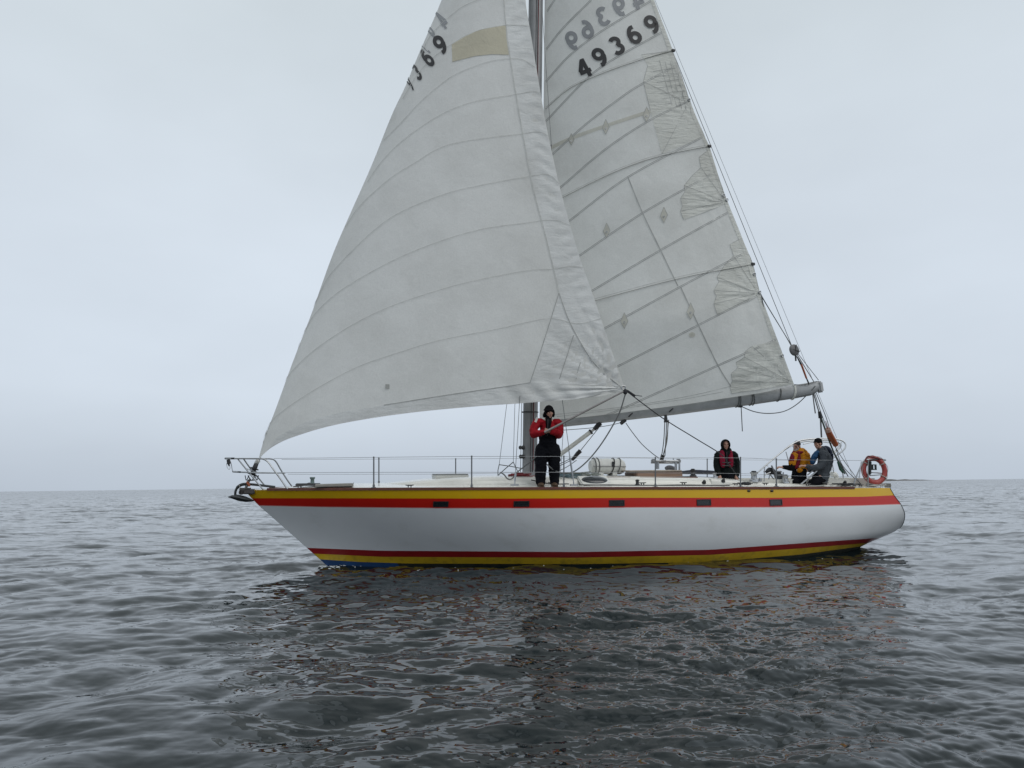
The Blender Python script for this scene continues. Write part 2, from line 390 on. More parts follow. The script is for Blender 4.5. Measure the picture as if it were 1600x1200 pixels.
# ------------------------------------------------------------------ hull
def lerp(a, b, t): return a + (b - a) * t
stem = [bp(px, py, 0) for px, py in ((381, 765), (389, 774), (400, 786), (440, 821), (480, 856.5), (501, 875), (512, 884.5))]
stem = sorted([(p.z, p.x) for p in stem]); stem = [(-0.9, stem[0][1] + .55)] + stem
tran = [bp(px, py, v) for px, py, v in ((1388, 763, 1.25), (1396, 774, 1.28), (1407, 787, 1.28), (1415.5, 801, 1.25), (1419, 811, 1.22), (1419, 820, 1.12), (1413, 830, .85), (1385, 843, .4))]
tran = sorted([(p.z, p.x) for p in tran])
Us = lambda w: lin(w, stem)
Ue = lambda w: linc(w, tran)
BMAX = 2.12
def bs(a): return BMAX * (1 - (1 - a / .52) ** 2.25) if a < .52 else BMAX - (BMAX - 1.3) * ((a - .52) / .48) ** 2
def wb(a): return linc(a, [(0, -.85), (.72, -.8), (.84, -.42), (.92, -.06), (.96, .13), (1, .36)])
def pq(a): return linc(a, [(0, 1.15), (.12, 1.35), (.3, 2.1), (.5, 2.7), (1, 2.9)]), linc(a, [(0, 1.0), (.12, 1.15), (.3, 1.6), (.5, 2.0), (1, 2.1)])
def hw(a, w, ws):
    g = min(max((ws - w) / (ws - wb(a)), 0), 1); p, q = pq(a)
    return bs(a) * (1 - g ** p) ** (1 / q)
SHEER = [(380, 765.5), (440, 765), (600, 764.5), (900, 763.5), (1200, 763), (1390, 762.5)]
ws_c = {}
def wsheer(a):
    if a in ws_c: return ws_c[a]
    lo, hi = .8, 2.4
    for _ in range(40):
        m = (lo + hi) / 2; p = proj((Us(m) + a * (Ue(m) - Us(m)), -bs(a), m))
        if p[1] > lin(p[0], SHEER): lo = m
        else: hi = m
    ws_c[a] = lo; return lo
def solve(a, curve):
    ws = wsheer(a); lo, hi = wb(a), ws
    for _ in range(36):
        m = (lo + hi) / 2; p = proj((Us(m) + a * (Ue(m) - Us(m)), -hw(a, m, ws), m))
        if p[1] > lin(p[0], curve): lo = m
        else: hi = m
    return lo
Yl = [(390, 778.5), (500, 778.5), (800, 779), (1000, 777.8), (1200, 777.8), (1350, 776), (1395, 774)]
Rd = [(400, 789), (500, 791.3), (700, 793.4), (860, 793.3), (1000, 792), (1200, 791.8), (1350, 789), (1405, 787)]
Pk = [(x, y + 1.1) for x, y in Rd]
LR = [(480, 856), (595, 860.5), (900, 862.5), (1110, 859), (1250, 849), (1367, 841), (1400, 838)]
LY = [(490, 865), (595, 870), (900, 871.5), (1110, 867), (1250, 857), (1355, 848.5), (1400, 845)]
LB = [(501, 874), (560, 878), (640, 880.5), (900, 881.5), (1110, 878.5), (1250, 866.5), (1344, 854), (1400, 849)]
def half(a):
    """rows of (x, half-breadth, z) from sheer to bottom"""
    ws = wsheer(a); lv = [ws] + [solve(a, c) for c in (Yl, Rd, Pk)]
    l4, l5, l6 = solve(a, LR), solve(a, LY), solve(a, LB)
    for i in range(1, 11): lv.append(lerp(lv[3], l4, i / 10) if i < 10 else l4)
    lv += [l5, l6]; b = wb(a)
    for i in range(1, 7): lv.append(lerp(l6, b, i / 6))
    return [(Us(z) + a * (Ue(z) - Us(z)), hw(a, z, ws), z) for z in lv]
AS = sorted(set([round(x, 4) for x in np.concatenate([np.linspace(0, .12, 12) ** 1.0, np.linspace(.12, .86, 60), np.linspace(.86, 1, 20)])]))
cols = [half(a) for a in AS]; nr = len(cols[0])
mi_rows = [0, 1, 2] + [3] * 10 + [4, 5] + [6] * 6
mb = MB()
for sgn in (-1, 1):
    V = [(p[0], sgn * p[1], p[2]) for c in cols for p in c]; F = []; fm = []
    for i in range(len(cols) - 1):
        for j in range(nr - 1):
            q = (i * nr + j, (i + 1) * nr + j, (i + 1) * nr + j + 1, i * nr + j + 1)
            F.append(q if sgn > 0 else q[::-1]); fm.append(7 if mi_rows[j] == 6 and AS[i] > .1 else mi_rows[j])
    o = len(mb.v); mb.v += V; mb.f += [tuple(k + o for k in q) for q in F]; mb.m += fm
lc = cols[-1]; half_n = len(cols) * nr; e0 = (len(cols) - 1) * nr
for j in range(nr - 1):
    mb.f.append((e0 + j, e0 + j + 1, half_n + e0 + j + 1, half_n + e0 + j)); mb.m.append(3)
hull = build('hull', mb, [m_y, m_r, m_p, m_w, m_dr, m_dy, m_b, m_k], Y, 'white hull with yellow over red stripes along the deck edge', smooth=50)

mb = MB(); mb.tube([(p[0] + .004, -p[1] - .003, p[2]) for p in lc[:16]], .006, 6); build('stern_edge_trim', mb, blackp, Y)
# ------------------------------------------------------------------ deck, toe rail, cabin
U0, U1 = bp(1122, 757, 0).x, bp(1322, 757, 0).x
def deckz(a, f): return wsheer(a) - .015 + .11 * min(1, bs(a)) * (1 - f * f)
mb = MB(); rings = []
fr = [-.995, -.9, -.75, -.6, -.42, -.2, 0, .2, .42, .6, .75, .9, .995]
DA = [a for a in AS if a > .004]
for a in DA:
    z0 = wsheer(a); x = Us(z0) + a * (Ue(z0) - Us(z0)); rings.append([(x, f * bs(a), deckz(a, f)) for f in fr])
n = len(fr); V = [p for r in rings for p in r]; F = []
for i in range(len(rings) - 1):
    for j in range(n - 1):
        cx = (rings[i][j][0] + rings[i + 1][j][0]) / 2; cy = (rings[i][j][1] + rings[i][j + 1][1]) / 2
        if U0 < cx < U1 and abs(cy) < .82: continue
        F.append((i * n + j, i * n + j + 1, (i + 1) * n + j + 1, (i + 1) * n + j))
mb.add(V, F); deck = build('deck', mb, gel, Y, 'glossy cream white deck', smooth=50)
def xw(a): z0 = wsheer(a); return Us(z0) + a * (Ue(z0) - Us(z0)), z0
for s in (-1, 1):
    mb = MB(); rg = []
    for a in AS:
        x, z0 = xw(a)
        pxx = proj((x, -bs(a), z0))[0]
        if not (.03 < a and pxx < 1336): continue
        b = bs(a)
        rg.append([(x, s * (b + .012), z0 - .02), (x, s * (b + .012), z0 + .03), (x, s * (b - .03), z0 + .033), (x, s * (b - .03), z0 - .02)])
    mb.loft(rg, closed=True); build('toe_rail', mb, teak, Y, None, smooth=30)
# cockpit well
mb = MB(); zf = .95; zt = 1.7; yy = .9
xa, xb = U0 - .1, U1 + .1
mb.add([(xa, -yy, zf), (xb, -yy, zf), (xb, yy, zf), (xa, yy, zf), (xa, -yy, zt), (xb, -yy, zt), (xb, yy, zt), (xa, yy, zt)],
       [(0, 1, 2, 3), (0, 4, 5, 1), (1, 5, 6, 2), (2, 6, 7, 3), (3, 7, 4, 0)])
build('cockpit_well', mb, gel, Y)
def trunk(name, spec, m=gel, yc=0.0, parent=Y, drop=.25, label=None):
    mb = MB(); rg = []
    for px, py, h in spec:
        p = bp(px, py, -yc); zb = p.z - drop; r = []
        for f, g in ((-1, 0), (-.985, .45), (-.955, .72), (-.88, .9), (-.75, .975), (-.4, 1), (0, 1.01), (.4, 1), (.75, .975), (.88, .9), (.955, .72), (.985, .45), (1, 0)):
            r.append((p.x, yc + f * h, zb + g * (p.z - zb)))
        rg.append(r)
    mb.loft(rg); return build(name, mb, m, parent, label, smooth=60)
trunk('cabin_top', [(548, 762, .12), (566, 759, .35), (600, 755.2, .6), (650, 749.8, .85), (700, 745.5, 1.0), (745, 743.5, 1.1), (830, 743, 1.18), (960, 743, 1.25), (1060, 744, 1.25), (1095, 745.5, 1.2), (1116, 747, 1.15), (1121, 750, 1.1)], drop=.3, label='low cream white cabin top')
for yc in (-1.02, 1.02):
    trunk('cockpit_coaming', [(1105, 747.5, .2), (1130, 749.5, .19), (1160, 752.5, .17), (1210, 755, .16), (1260, 756.5, .16), (1325, 757, .16), (1334, 758, .15)] if yc < 0 else
          [(1105, 750, .2), (1130, 750.5, .19), (1210, 751.5, .17), (1325, 752, .16), (1334, 753, .15)], yc=yc, drop=.2)
trunk('aft_deck_locker', [(1284, 753, .7), (1288, 750, .72), (1333, 750.5, .72), (1338, 752, .7)], drop=.25)

# ------------------------------------------------------------------ portlights
for k, (xa, xb, ya, yb_) in enumerate(((677, 700, 783, 792.3), (803, 826.5, 782.5, 792), (952, 975.5, 781, 791), (1088.5, 1111, 780, 790), (1202, 1222.5, 780, 790))):
    vv = 2.0
    for _ in range(6):
        p = bp((xa + xb) / 2, (ya + yb_) / 2, vv)
        best = min(AS, key=lambda a: abs(Us(p.z) + a * (Ue(p.z) - Us(p.z)) - p.x)); vv = hw(best, p.z, wsheer(best))
    def hy(x, z):
        a = (x - Us(z)) / (Ue(z) - Us(z)); ws = lin(a, [(q, wsheer(q)) for q in AS[max(0, AS.index(best) - 3):AS.index(best) + 4]]) if True else 0
        return -hw(a, z, ws)
    A_, B_ = bp(xa, yb_, vv), bp(xb, ya, vv)
    mbf = MB(); mbg = MB()
    def pan(mbx, x0, x1, z0, z1, off):
        g = [[(lerp(x0, x1, i / 4), hy(lerp(x0, x1, i / 4), lerp(z0, z1, j / 2)) - off, lerp(z0, z1, j / 2)) for j in range(3)] for i in range(5)]
        V = [p for r in g for p in r] + [(p[0], p[1] + .03 + off, p[2]) for r in g for p in r]
        F = [(i * 3 + j, (i + 1) * 3 + j, (i + 1) * 3 + j + 1, i * 3 + j + 1) for i in range(4) for j in range(2)]
        ring = [i * 3 for i in range(5)] + [13, 14] + [i * 3 + 2 for i in (3, 2, 1, 0)] + [1]
        F += [(ring[i], ring[(i + 1) % len(ring)], ring[(i + 1) % len(ring)] + 15, ring[i] + 15) for i in range(len(ring))]
        mbx.add(V, F)
    t = .022
    for x0, x1, z0, z1 in ((A_.x, B_.x, A_.z, A_.z + t), (A_.x, B_.x, B_.z - t, B_.z), (A_.x, A_.x + t, A_.z + t, B_.z - t), (B_.x - t, B_.x, A_.z + t, B_.z - t)):
        pan(mbf, x0, x1, z0, z1, .014)
    pan(mbg, A_.x + t * .9, B_.x - t * .9, A_.z + t * .9, B_.z - t * .9, .004)
    pl = build('portlight', mbf, blackp, Y, None, smooth=0); build('pane', mbg, glass, pl, None, smooth=0)
for px, py in ((1170, 767), (1206, 767)):
    p = bp(px, py, 2.02); a = min(AS, key=lambda a: abs(xw(a)[0] - p.x)); p = bp(px, py, bs(a))
    mb = MB(); mb.ell(p, (.045, .02, .022)); build('scupper', mb, blackp, Y)

# ------------------------------------------------------------------ mast, boom, standing rigging
mb = MB(); A_ = bp(826.5, 752, 0); B_ = bp(837.5, 0, 0); T_ = bp(843, -440, 0)
ax = (T_ - A_).normalized()
rings = []
def mastring(c, rx, ry):
    return [c + Vector((math.cos(t) * rx * (1.0 if math.cos(t) > 0 else .85), math.sin(t) * ry, 0)) for t in [2 * math.pi * k / 20 for k in range(20)]]
ML = (T_ - A_).length
mb.loft([mastring(A_ + ax * s, .185 if s < 12 else lerp(.185, .13, (s - 12) / (ML - 12)), .11 if s < 12 else .08) for s in (0, 4, 8, 12, 16, ML)], closed=True)
mast = build('mast', mb, mastm, Y, 'tall grey metal mast', smooth=40)
def on_mast(s): return A_ + ax * s
mb = MB()
for dx, dy in ((-.205, -.03), (.0, -.122), (.05, -.118)):
    mb.cyl(on_mast(.2) + Vector((dx, dy, 0)), on_mast(20) + Vector((dx * .7, dy * .7, 0)), .007, n=5)
build('halyard', mb, roped, mast)
mb = MB(); mb.cyl(on_mast(.25) + Vector((.06, -.118, 0)), on_mast(19.5) + Vector((.04, -.09, 0)), .008, n=5); build('halyard', mb, roper, mast)
mb = MB(); mb.tube([on_mast(1.55) + Vector((math.cos(t) * .19, math.sin(t) * .12, 0)) for t in [2 * math.pi * k / 20 for k in range(20)]], .013, closed=True); build('mast_band', mb, blackp, mast)
for hgt, sp in ((7.4, 1.0), (13.6, .8)):
    for s in (-1, 1):
        mb = MB(); c = on_mast(hgt); mb.tube([c + Vector((0, s * .08, 0)), c + Vector((.14, s * sp, .05))], [.05, .03], 8, sy=.5); build('spreader', mb, mastm, mast)
# mast winches and gooseneck
for z, dx, dy in ((.55, -.16, -.05), (.75, -.15, -.03), (.5, .12, -.1)):
    mb = MB(); c = on_mast(z) + Vector((dx, dy, 0)); mb.lathe([(.05, 0), (.045, .03), (.03, .05), (.03, .08), (.045, .1), (.04, .11)], c, Vector((dx, dy * 3, 0)).normalized(), 14); build('mast_winch', mb, dsteel, mast)
MTOP = on_mast(ML - .1)
def rope(name, pts, r, m, parent=Y, n=6, sm=True, label=None, seg=7):
    P = [bp(*p) if len(p) == 3 else Vector(p[:3]) for p in pts]
    mb = MB(); mb.tube(crv(P, seg) if sm and len(P) > 2 else P, r, n); return build(name, mb, m, parent, label, smooth=60)
def V4(v): return (v.x, v.y, v.z, 0)
STB = bp(389, 768, 0)
rope('forestay', [(395, 748, 0), (405, 721, 0), (417, 687, 0), (460, 569, .03), (522, 402, .03), (583, 262, .03), (635, 140, .03), (693, 2, .03), (788, -253, .03), (838, -395, 0)], .008, wire, sm=True, label='forestay inside the genoa luff')
SH = [(863.5, 758, 1.9, 'n'), (898, 759, 1.9, 'n')]
chain = [bp(897, 759, 1.9), bp(805, 759, 1.9), bp(889, 760, 1.92)]
c1 = bp(897, 759, 1.88)
rope('shroud', [V4(c1), V4(bp(879, 628, 1.62)), V4(on_mast(7.4) + Vector((.14, -1.0, .05))), V4(on_mast(13.4))], .006, wire, sm=False)
c2 = bp(804, 759, 1.8)
rope('shroud', [V4(c2), V4(bp(811.5, 633, 1.65)), V4(on_mast(7.2))], .006, wire, sm=False)
rope('shroud', [V4(bp(780, 726, -1.8)), V4(bp(791.5, 634, -1.65)), V4(on_mast(7.2) + Vector((0, .1, 0)))], .006, wire, sm=False)
rope('shroud', [V4(bp(802, 722, -1.85)), V4(bp(804.5, 633, -1.8)), V4(on_mast(7.4) + Vector((.14, 1.0, .05))), V4(on_mast(13.4) + Vector((0, .1, 0)))], .006, wire, sm=False)
rope('shroud', [V4(bp(876, 738, -1.85)), V4(bp(880.5, 665, -1.75)), V4(bp(883, 628, -1.7)), V4(on_mast(7.2) + Vector((.1, .1, 0)))], .006, wire, sm=False)
for a_, b_ in ((bp(897, 759, 1.88), bp(889, 704, 1.85)), (bp(804, 759, 1.8), bp(806, 735, 1.78))):
    mb = MB(); mb.cyl(a_, lerp(a_, b_, .3), .012, n=8); mb.cyl(lerp(a_, b_, .3), lerp(a_, b_, .8), .02, n=8); mb.cyl(lerp(a_, b_, .8), b_, .012, n=8)
    mb.box(a_ + Vector((0, 0, .015)), (.16, .05, .03)); build('turnbuckle', mb, steel, Y)
# pulled-back foreguy frames left of the mast (tied ropes)
rope('preventer_line', [(780, 726, -1.2), (800, 729, -1.0), (815, 732, -.2)], .011, ropeg, sm=False)
rope('preventer_line', [(802, 722, -1.2), (790, 732, -1.1), (778, 743, -1.0)], .011, ropeg, sm=False)
rope('preventer_line', [(780, 726, -1.2), (778, 735, -1.15), (778, 743, -1.1), (782, 750, -1.0)], .011, ropeg, sm=False)
rope('preventer_line', [(802, 722, -1.2), (806, 731, -.9), (812, 742, -.5)], .011, ropeg, sm=False)

# boom
BV = 2.0
def bmv(px): return BV * min(max((px - 842) / (1281 - 842), 0), 1) ** 1.0
bcen = [(846, 662.5), (874, 659.5), (950, 651.5), (1052, 639.5), (1171, 623.2), (1240, 612.5), (1266, 607.6)]
brad = [.115, .118, .122, .128, .14, .148, .148]
mb = MB(); P = [bp(x, y, bmv(x)) for x, y in bcen]
rg = []
for p, r in zip(P, brad):
    rg.append([p + Vector((0, math.cos(t) * r * .62, math.sin(t) * r)) for t in [2 * math.pi * k / 20 for k in range(20)]])
tip = [(1272, 605.7, .135, -.0), (1279, 603.8, .105, .02)]
for x, y, r, dz in tip:
    p = bp(x, y, bmv(x)); rg.append([p + Vector((0, math.cos(t) * r * .62, math.sin(t) * r + dz)) for t in [2 * math.pi * k / 20 for k in range(20)]])
mb.loft(rg, closed=True); boom = build('boom', mb, alu, Y, 'long grey metal boom rising aft', smooth=50)
def bpt(px, dy=0): return bp(px, lin(px, bcen) + dy, bmv(px))
mb = MB(); g = bp(840, 662, 0.0); mb.box(lerp(g, P[0], .4), (.2, .06, .1)); build('gooseneck', mb, dsteel, boom)
def wrap(px, r, m, k=1.08, tilt=0.0):
    c = bpt(px); rr = linc(px, [(b[0], q) for b, q in zip(bcen, brad)]) * k
    mb = MB(); mb.tube([c + Vector((math.sin(t) * tilt, math.cos(t) * rr * .66, math.sin(t) * rr)) for t in [2 * math.pi * k / 24 for k in range(24)]], r, 6, closed=True); return mb
for px, r, m, tl in ((1151, .012, ropeg, .02), (1154, .012, ropeg, .01), (1172, .010, ropeg, .015), (1175, .010, ropeg, -.01), (1216, .012, ropeg, .03), (1238.5, .022, gelw, .02)):
    build('lashing', wrap(px, r, m, tilt=tl), m, boom)
# sheave box at the boom tip
mb = MB(); c = bp(1279, 604, bmv(1279)); mb.box(c + Vector((.02, 0, -.01)), (.11, .17, .25), Matrix.Rotation(R(-8), 3, 'Y'), bev=.03); build('end_fitting', mb, alu, boom)
for px in (1044, 981):
    mb = MB(); c = bpt(px, 4); mb.tube([c + Vector((-.03, -.11, .0)), c + Vector((.03, -.12, .06)), c + Vector((.07, -.1, .08))], .014, 6); build('boom_bail', mb, blackp, boom)
# vang strut
a_ = bp(873, 712, .15); b_ = bp(930, 669.5, bmv(930)); mb = MB(); mb.tube([a_, lerp(a_, b_, .88), lerp(a_, b_, .881), lerp(a_, b_, 1)], [.05, .05, .03, .03], 14); mb2 = MB()
vang = build('boom_vang', mb, gelw, Y, 'pale tubular strut from mast foot up to boom'); 
q = lerp(a_, b_, .86); mb2.cyl(q, lerp(a_, b_, .9), .062); mb2.cyl(lerp(a_, b_, .97), bp(938, 661, bmv(938)), .045, .06); mb2.cyl(bp(934, 666, bmv(934)), bp(942, 655.5, bmv(942)), .03); build('vang_fitting', mb2, blackp, vang)
mb = MB(); mb.tube([bp(896, 716, .3), bp(907, 704, .35)], [.035, .05], 8); build('vang_block', mb, blackp, vang)
mb = MB(); mb.tube([bp(894, 719, .3), bp(899, 713, .3), bp(903, 706, .33)], [.03, .045, .03], 8); build('vang_block', mb, blackp, vang)
for pts in (((907, 704, .35), (936, 668, .42)), ((897, 714, .3), (868, 728, .1)), ((899, 716, .3), (868, 731, .1)), ((901, 719, .28), (885, 730, .2), (868, 738, .1))):
    rope('vang_line', pts, .009, ropeg, vang, sm=len(pts) > 2)

# ------------------------------------------------------------------ sails
def arclin(pts, t):
    d = [0.0]
    for i in range(1, len(pts)): d.append(d[-1] + math.dist(pts[i], pts[i - 1]))
    s = t * d[-1]
    for i in range(1, len(pts)):
        if s <= d[i] or i == len(pts) - 1:
            k = (s - d[i - 1]) / (d[i] - d[i - 1]); return (pts[i - 1][0] + (pts[i][0] - pts[i - 1][0]) * k, pts[i - 1][1] + (pts[i][1] - pts[i - 1][1]) * k)
def dense(pts):
    return [(p.x, p.y) for p in crv([(x, y, 0) for x, y in pts], 10)]
class Sail:
    def __init__(s, luff, leech, foot, vf, wrk=None):
        s.Lf, s.Le, s.Fo = dense(luff), dense(leech), dense(foot); s.vf = vf; s.wrk = wrk
        s.h0, s.h1 = s.Lf[-1], s.Le[-1]
        s.LT = [(arclin(s.Lf, k / 240), arclin(s.Le, k / 240)) for k in range(241)]
        s.FT = [arclin(s.Fo, k / 240) for k in range(241)]
    def tab(s, T, t):
        x = min(max(t, 0), 1) * 240; i = min(int(x), 239); f = x - i; a, b = T[i], T[i + 1]
        if isinstance(a[0], tuple): return [(a[k][0] + (b[k][0] - a[k][0]) * f, a[k][1] + (b[k][1] - a[k][1]) * f) for k in (0, 1)]
        return (a[0] + (b[0] - a[0]) * f, a[1] + (b[1] - a[1]) * f)
    def px(s, u, t):
        """pixel of sail point: u up the sail 0..1, t luff to leech 0..1"""
        l, r = s.tab(s.LT, u); f = s.tab(s.FT, t); T = (s.h0[0] * (1 - t) + s.h1[0] * t, s.h0[1] * (1 - t) + s.h1[1] * t)
        c00, c01 = s.Fo[0], s.Fo[-1]; o = []
        for k in (0, 1):
            bil = (1 - u) * ((1 - t) * c00[k] + t * c01[k]) + u * ((1 - t) * s.h0[k] + t * s.h1[k])
            o.append((1 - u) * f[k] + u * T[k] + (1 - t) * l[k] + t * r[k] - bil)
        return o
    def pt(s, u, t, off=0.0):
        x, y = s.px(u, t); v = s.vf(u, t)
        if s.wrk: v += s.wrk(x, y)
        p = bp(x, y, v); p.y -= off; return p
    def inv(s, x, y, g=(.3, .5)):
        if not hasattr(s, 'gr'):
            s.gu = [(i / 60, (j / 48) ** 1.3) for i in range(61) for j in range(49)]
            s.gr = np.array([s.px(*q) for q in s.gu])
        d2 = (s.gr[:, 0] - x) ** 2 + (s.gr[:, 1] - y) ** 2
        u, t = s.gu[int(d2.argmin())]; best = (1e18, u, t)
        for _ in range(14):
            u0_, t0_ = u, t; a = s.px(u, t); e = 1e-3; bu = s.px(u + e if u < .99 else u - e, t); su = e if u < .99 else -e
            bt = s.px(u, t + e if t < .99 else t - e); st = e if t < .99 else -e
            J = ((bu[0] - a[0]) / su, (bt[0] - a[0]) / st, (bu[1] - a[1]) / su, (bt[1] - a[1]) / st)
            dx, dy = x - a[0], y - a[1]; D = J[0] * J[3] - J[1] * J[2]
            if abs(D) < 1e-9: break
            du = (dx * J[3] - dy * J[1]) / D; dt = (J[0] * dy - J[2] * dx) / D
            u = min(max(u + .8 * du, 0), 1); t = min(max(t + .8 * dt, 0), 1)
            if dx * dx + dy * dy < best[0]: best = (dx * dx + dy * dy, u0_, t0_)
            if abs(dx) + abs(dy) < .02: break
        return best[1], best[2]
    def at(s, x, y, off=0.0):
        u, t = s.inv(x, y); v = s.vf(u, t) + (s.wrk(x, y) if s.wrk else 0)
        p = bp(*s.px(u, t), v)
        if off:
            e1_ = s.pt(min(u + .004, 1), t) - s.pt(max(u - .004, 0), t); e2_ = s.pt(u, min(t + .006, 1)) - s.pt(u, max(t - .006, 0)); n_ = e1_.cross(e2_)
            if n_.length > 1e-9:
                n_.normalize()
                if n_.y > 0: n_ = -n_
                p += n_ * off * 1.7
        return p
    def row(s, line, ts):
        out = []
        for t in ts:
            lo, hi = 0.0, 1.0
            for _ in range(22):
                m = (lo + hi) / 2; a = s.px(m, t)
                if a[1] > lin(a[0], line): lo = m
                else: hi = m
            out.append(lo)
        return out

TS = [(k / 120) ** 1.15 for k in range(121)]
def panels(S, rows, m, parent, name='panel', ts=TS, res=.011, split=None, m2=None):
    """cloth panels between consecutive seam rows; split(u row) gives the column where the leech tape starts"""
    for k in range(len(rows) - 1):
        a, b = rows[k], rows[k + 1]
        h = max(y - x for x, y in zip(a, b))
        if h < 1e-4: continue
        ns = max(2, int(h / res))
        spans = [(0, len(ts) - 1, m)] if split is None else [(0, split[k], m), (split[k], len(ts) - 1, m2)]
        for i0, i1, mm in spans:
            if i1 <= i0: continue
            V = []; F = []
            for i in range(i0, i1 + 1):
                for j in range(ns + 1): V.append(S.pt(lerp(a[i], b[i], j / ns), ts[i]))
            for i in range(i1 - i0):
                if max(b[i0 + i] - a[i0 + i], b[i0 + i + 1] - a[i0 + i + 1]) < 2e-4: continue
                for j in range(ns): F.append((i * (ns + 1) + j, (i + 1) * (ns + 1) + j, (i + 1) * (ns + 1) + j + 1, i * (ns + 1) + j + 1))
            if not F: continue
            used = sorted({q for f in F for q in f}); mp = {o: n for n, o in enumerate(used)}
            mb = MB(); mb.add([V[o] for o in used], [tuple(mp[q] for q in f) for f in F])
            build(name if mm is m else 'leech_tape', mb, mm, parent, None, smooth=80)
def ribbon(S, line, wpx, m, parent, name='seam', off=.004, step=8):
    L_ = dense(line) if len(line) > 2 else line
    tot = sum(math.dist(L_[i], L_[i + 1]) for i in range(len(L_) - 1)); n = max(2, int(tot / step))
    C = [arclin(L_, k / n) for k in range(n + 1)]; V = []; F = []
    for i, c in enumerate(C):
        a, b = C[max(i - 1, 0)], C[min(i + 1, n)]; dx, dy = b[0] - a[0], b[1] - a[1]; d = math.hypot(dx, dy)
        nx, ny = -dy / d * wpx / 2, dx / d * wpx / 2
        V.append(S.at(c[0] + nx, c[1] + ny, off)); V.append(S.at(c[0] - nx, c[1] - ny, off))
        if i: F.append((2 * i - 2, 2 * i - 1, 2 * i + 1, 2 * i))
    mb = MB(); mb.add(V, F); return build(name, mb, m, parent, None, smooth=80)
def patch(S, poly, m, parent, name, off=.006, cuts=3, label=None):
    bm = bmesh.new(); vs = [bm.verts.new((x, y, 0)) for x, y in poly]; f = bm.faces.new(vs)
    bmesh.ops.triangulate(bm, faces=[f]); bmesh.ops.subdivide_edges(bm, edges=bm.edges[:], cuts=cuts, use_grid_fill=True)
    bm.verts.index_update(); mb = MB(); mb.add([S.at(v.co.x, v.co.y, off) for v in bm.verts], [[q.index for q in ff.verts] for ff in bm.faces]); bm.free()
    return build(name, mb, m, parent, label, smooth=80)
GL = {}
def glyph(ch):
    """bold sans figure, 1 high, drawn with a broad stroke"""
    if ch in GL: return GL[ch]
    w_ = .215; arc = lambda cx, cy, rx, ry, a0, a1, n: [(cx + rx * math.cos(R(a0 + (a1 - a0) * k / n)), cy + ry * math.sin(R(a0 + (a1 - a0) * k / n))) for k in range(n + 1)]
    nine = [(-.13, -.40)] + [(.0, -.40), (.10, -.33), (.19, -.18), (.235, .0)] + arc(0, .165, .235, .24, -20, 325, 22)
    if ch == '9': st = [nine]
    elif ch == '6': st = [[(-x, -y) for x, y in nine]]
    elif ch == '3': st = [arc(-.02, .215, .215, .19, 150, -62, 10) + arc(-.02, -.19, .245, .215, 62, -150, 12)]
    else: st = [[(.10, .5), (.10, -.5)], [(.06, .42), (-.27, -.14)], [(-.33, -.19), (.29, -.19)]]
    V = []; F = []
    K = 5
    for P_ in st:
        if len(P_) == 2: P_ = [(lerp(P_[0][0], P_[1][0], k / 8), lerp(P_[0][1], P_[1][1], k / 8)) for k in range(9)]
        else: P_ = [q for a, b in zip(P_, P_[1:]) for q in ((a, ((a[0] + b[0]) / 2, (a[1] + b[1]) / 2)) if math.dist(a, b) > .07 else (a,))] + [P_[-1]]
        o = len(V); n = len(P_)
        for i in range(n):
            a, b = P_[max(i - 1, 0)], P_[min(i + 1, n - 1)]; dx, dy = b[0] - a[0], b[1] - a[1]; d = math.hypot(dx, dy)
            for k in range(K):
                e = -1 + 2 * k / (K - 1); V.append((P_[i][0] - e * dy / d * w_ / 2, P_[i][1] + e * dx / d * w_ / 2))
        F += [(o + K * i + k, o + K * i + k + 1, o + K * i + K + k + 1, o + K * i + K + k) for i in range(n - 1) for k in range(K - 1)]
    GL[ch] = (V, F); return GL[ch]
def digit(S, ch, cx, cy, h, ang, xs, m, parent, mirror=False, shear=0, off=.007):
    V, F = glyph(ch); c, s = math.cos(R(ang)), math.sin(R(ang)); out = []
    for x, y in V:
        x = (-x if mirror else x) * h * xs; y = y * h; x += y * shear
        X, Z = x * c - y * s, x * s + y * c
        out.append(S.at(cx + X, cy - Z, off))
    mb = MB(); mb.add(out, F); return build('digit', mb, m, parent, None, smooth=0)

gen_m = sail_mat('genoa_cloth', (0.82, 0.82, 0.795), .38, dirt=.25, wr=.0025, fine=.0006)
tape_m = sail_mat('sun_strip_cloth', (0.80, 0.81, 0.80), .22, dirt=.35, wr=.004, fine=.0022, wscale=(1, 1, 2.5))
main_m = sail_mat('main_cloth', (0.82, 0.82, 0.785), .40, dirt=.3, wr=.003, fine=.0008)
rein_m = sail_mat('reinforced_cloth', (0.79, 0.795, 0.75), .32, dirt=.45, wr=.006, fine=.003, wscale=(1, 1, 4), dcol=(.38, .37, .32))
seam_m = mat('seam_thread', (0.55, 0.555, 0.53), .8, var=.2)
seamd_m = mat('batten_pocket_seam', (0.42, 0.425, 0.41), .8, var=.2)
num_m = mat('black_number', (0.018, 0.018, 0.02), .6)
numf_m = mat('number_showing_through', (0.27, 0.28, 0.29), .7)
tan_m = sail_mat('tan_patch_cloth', (0.66, 0.62, 0.49), .3, dirt=.3)
tan2_m = sail_mat('thin_band_cloth', (0.70, 0.69, 0.62), .3, dirt=.3)

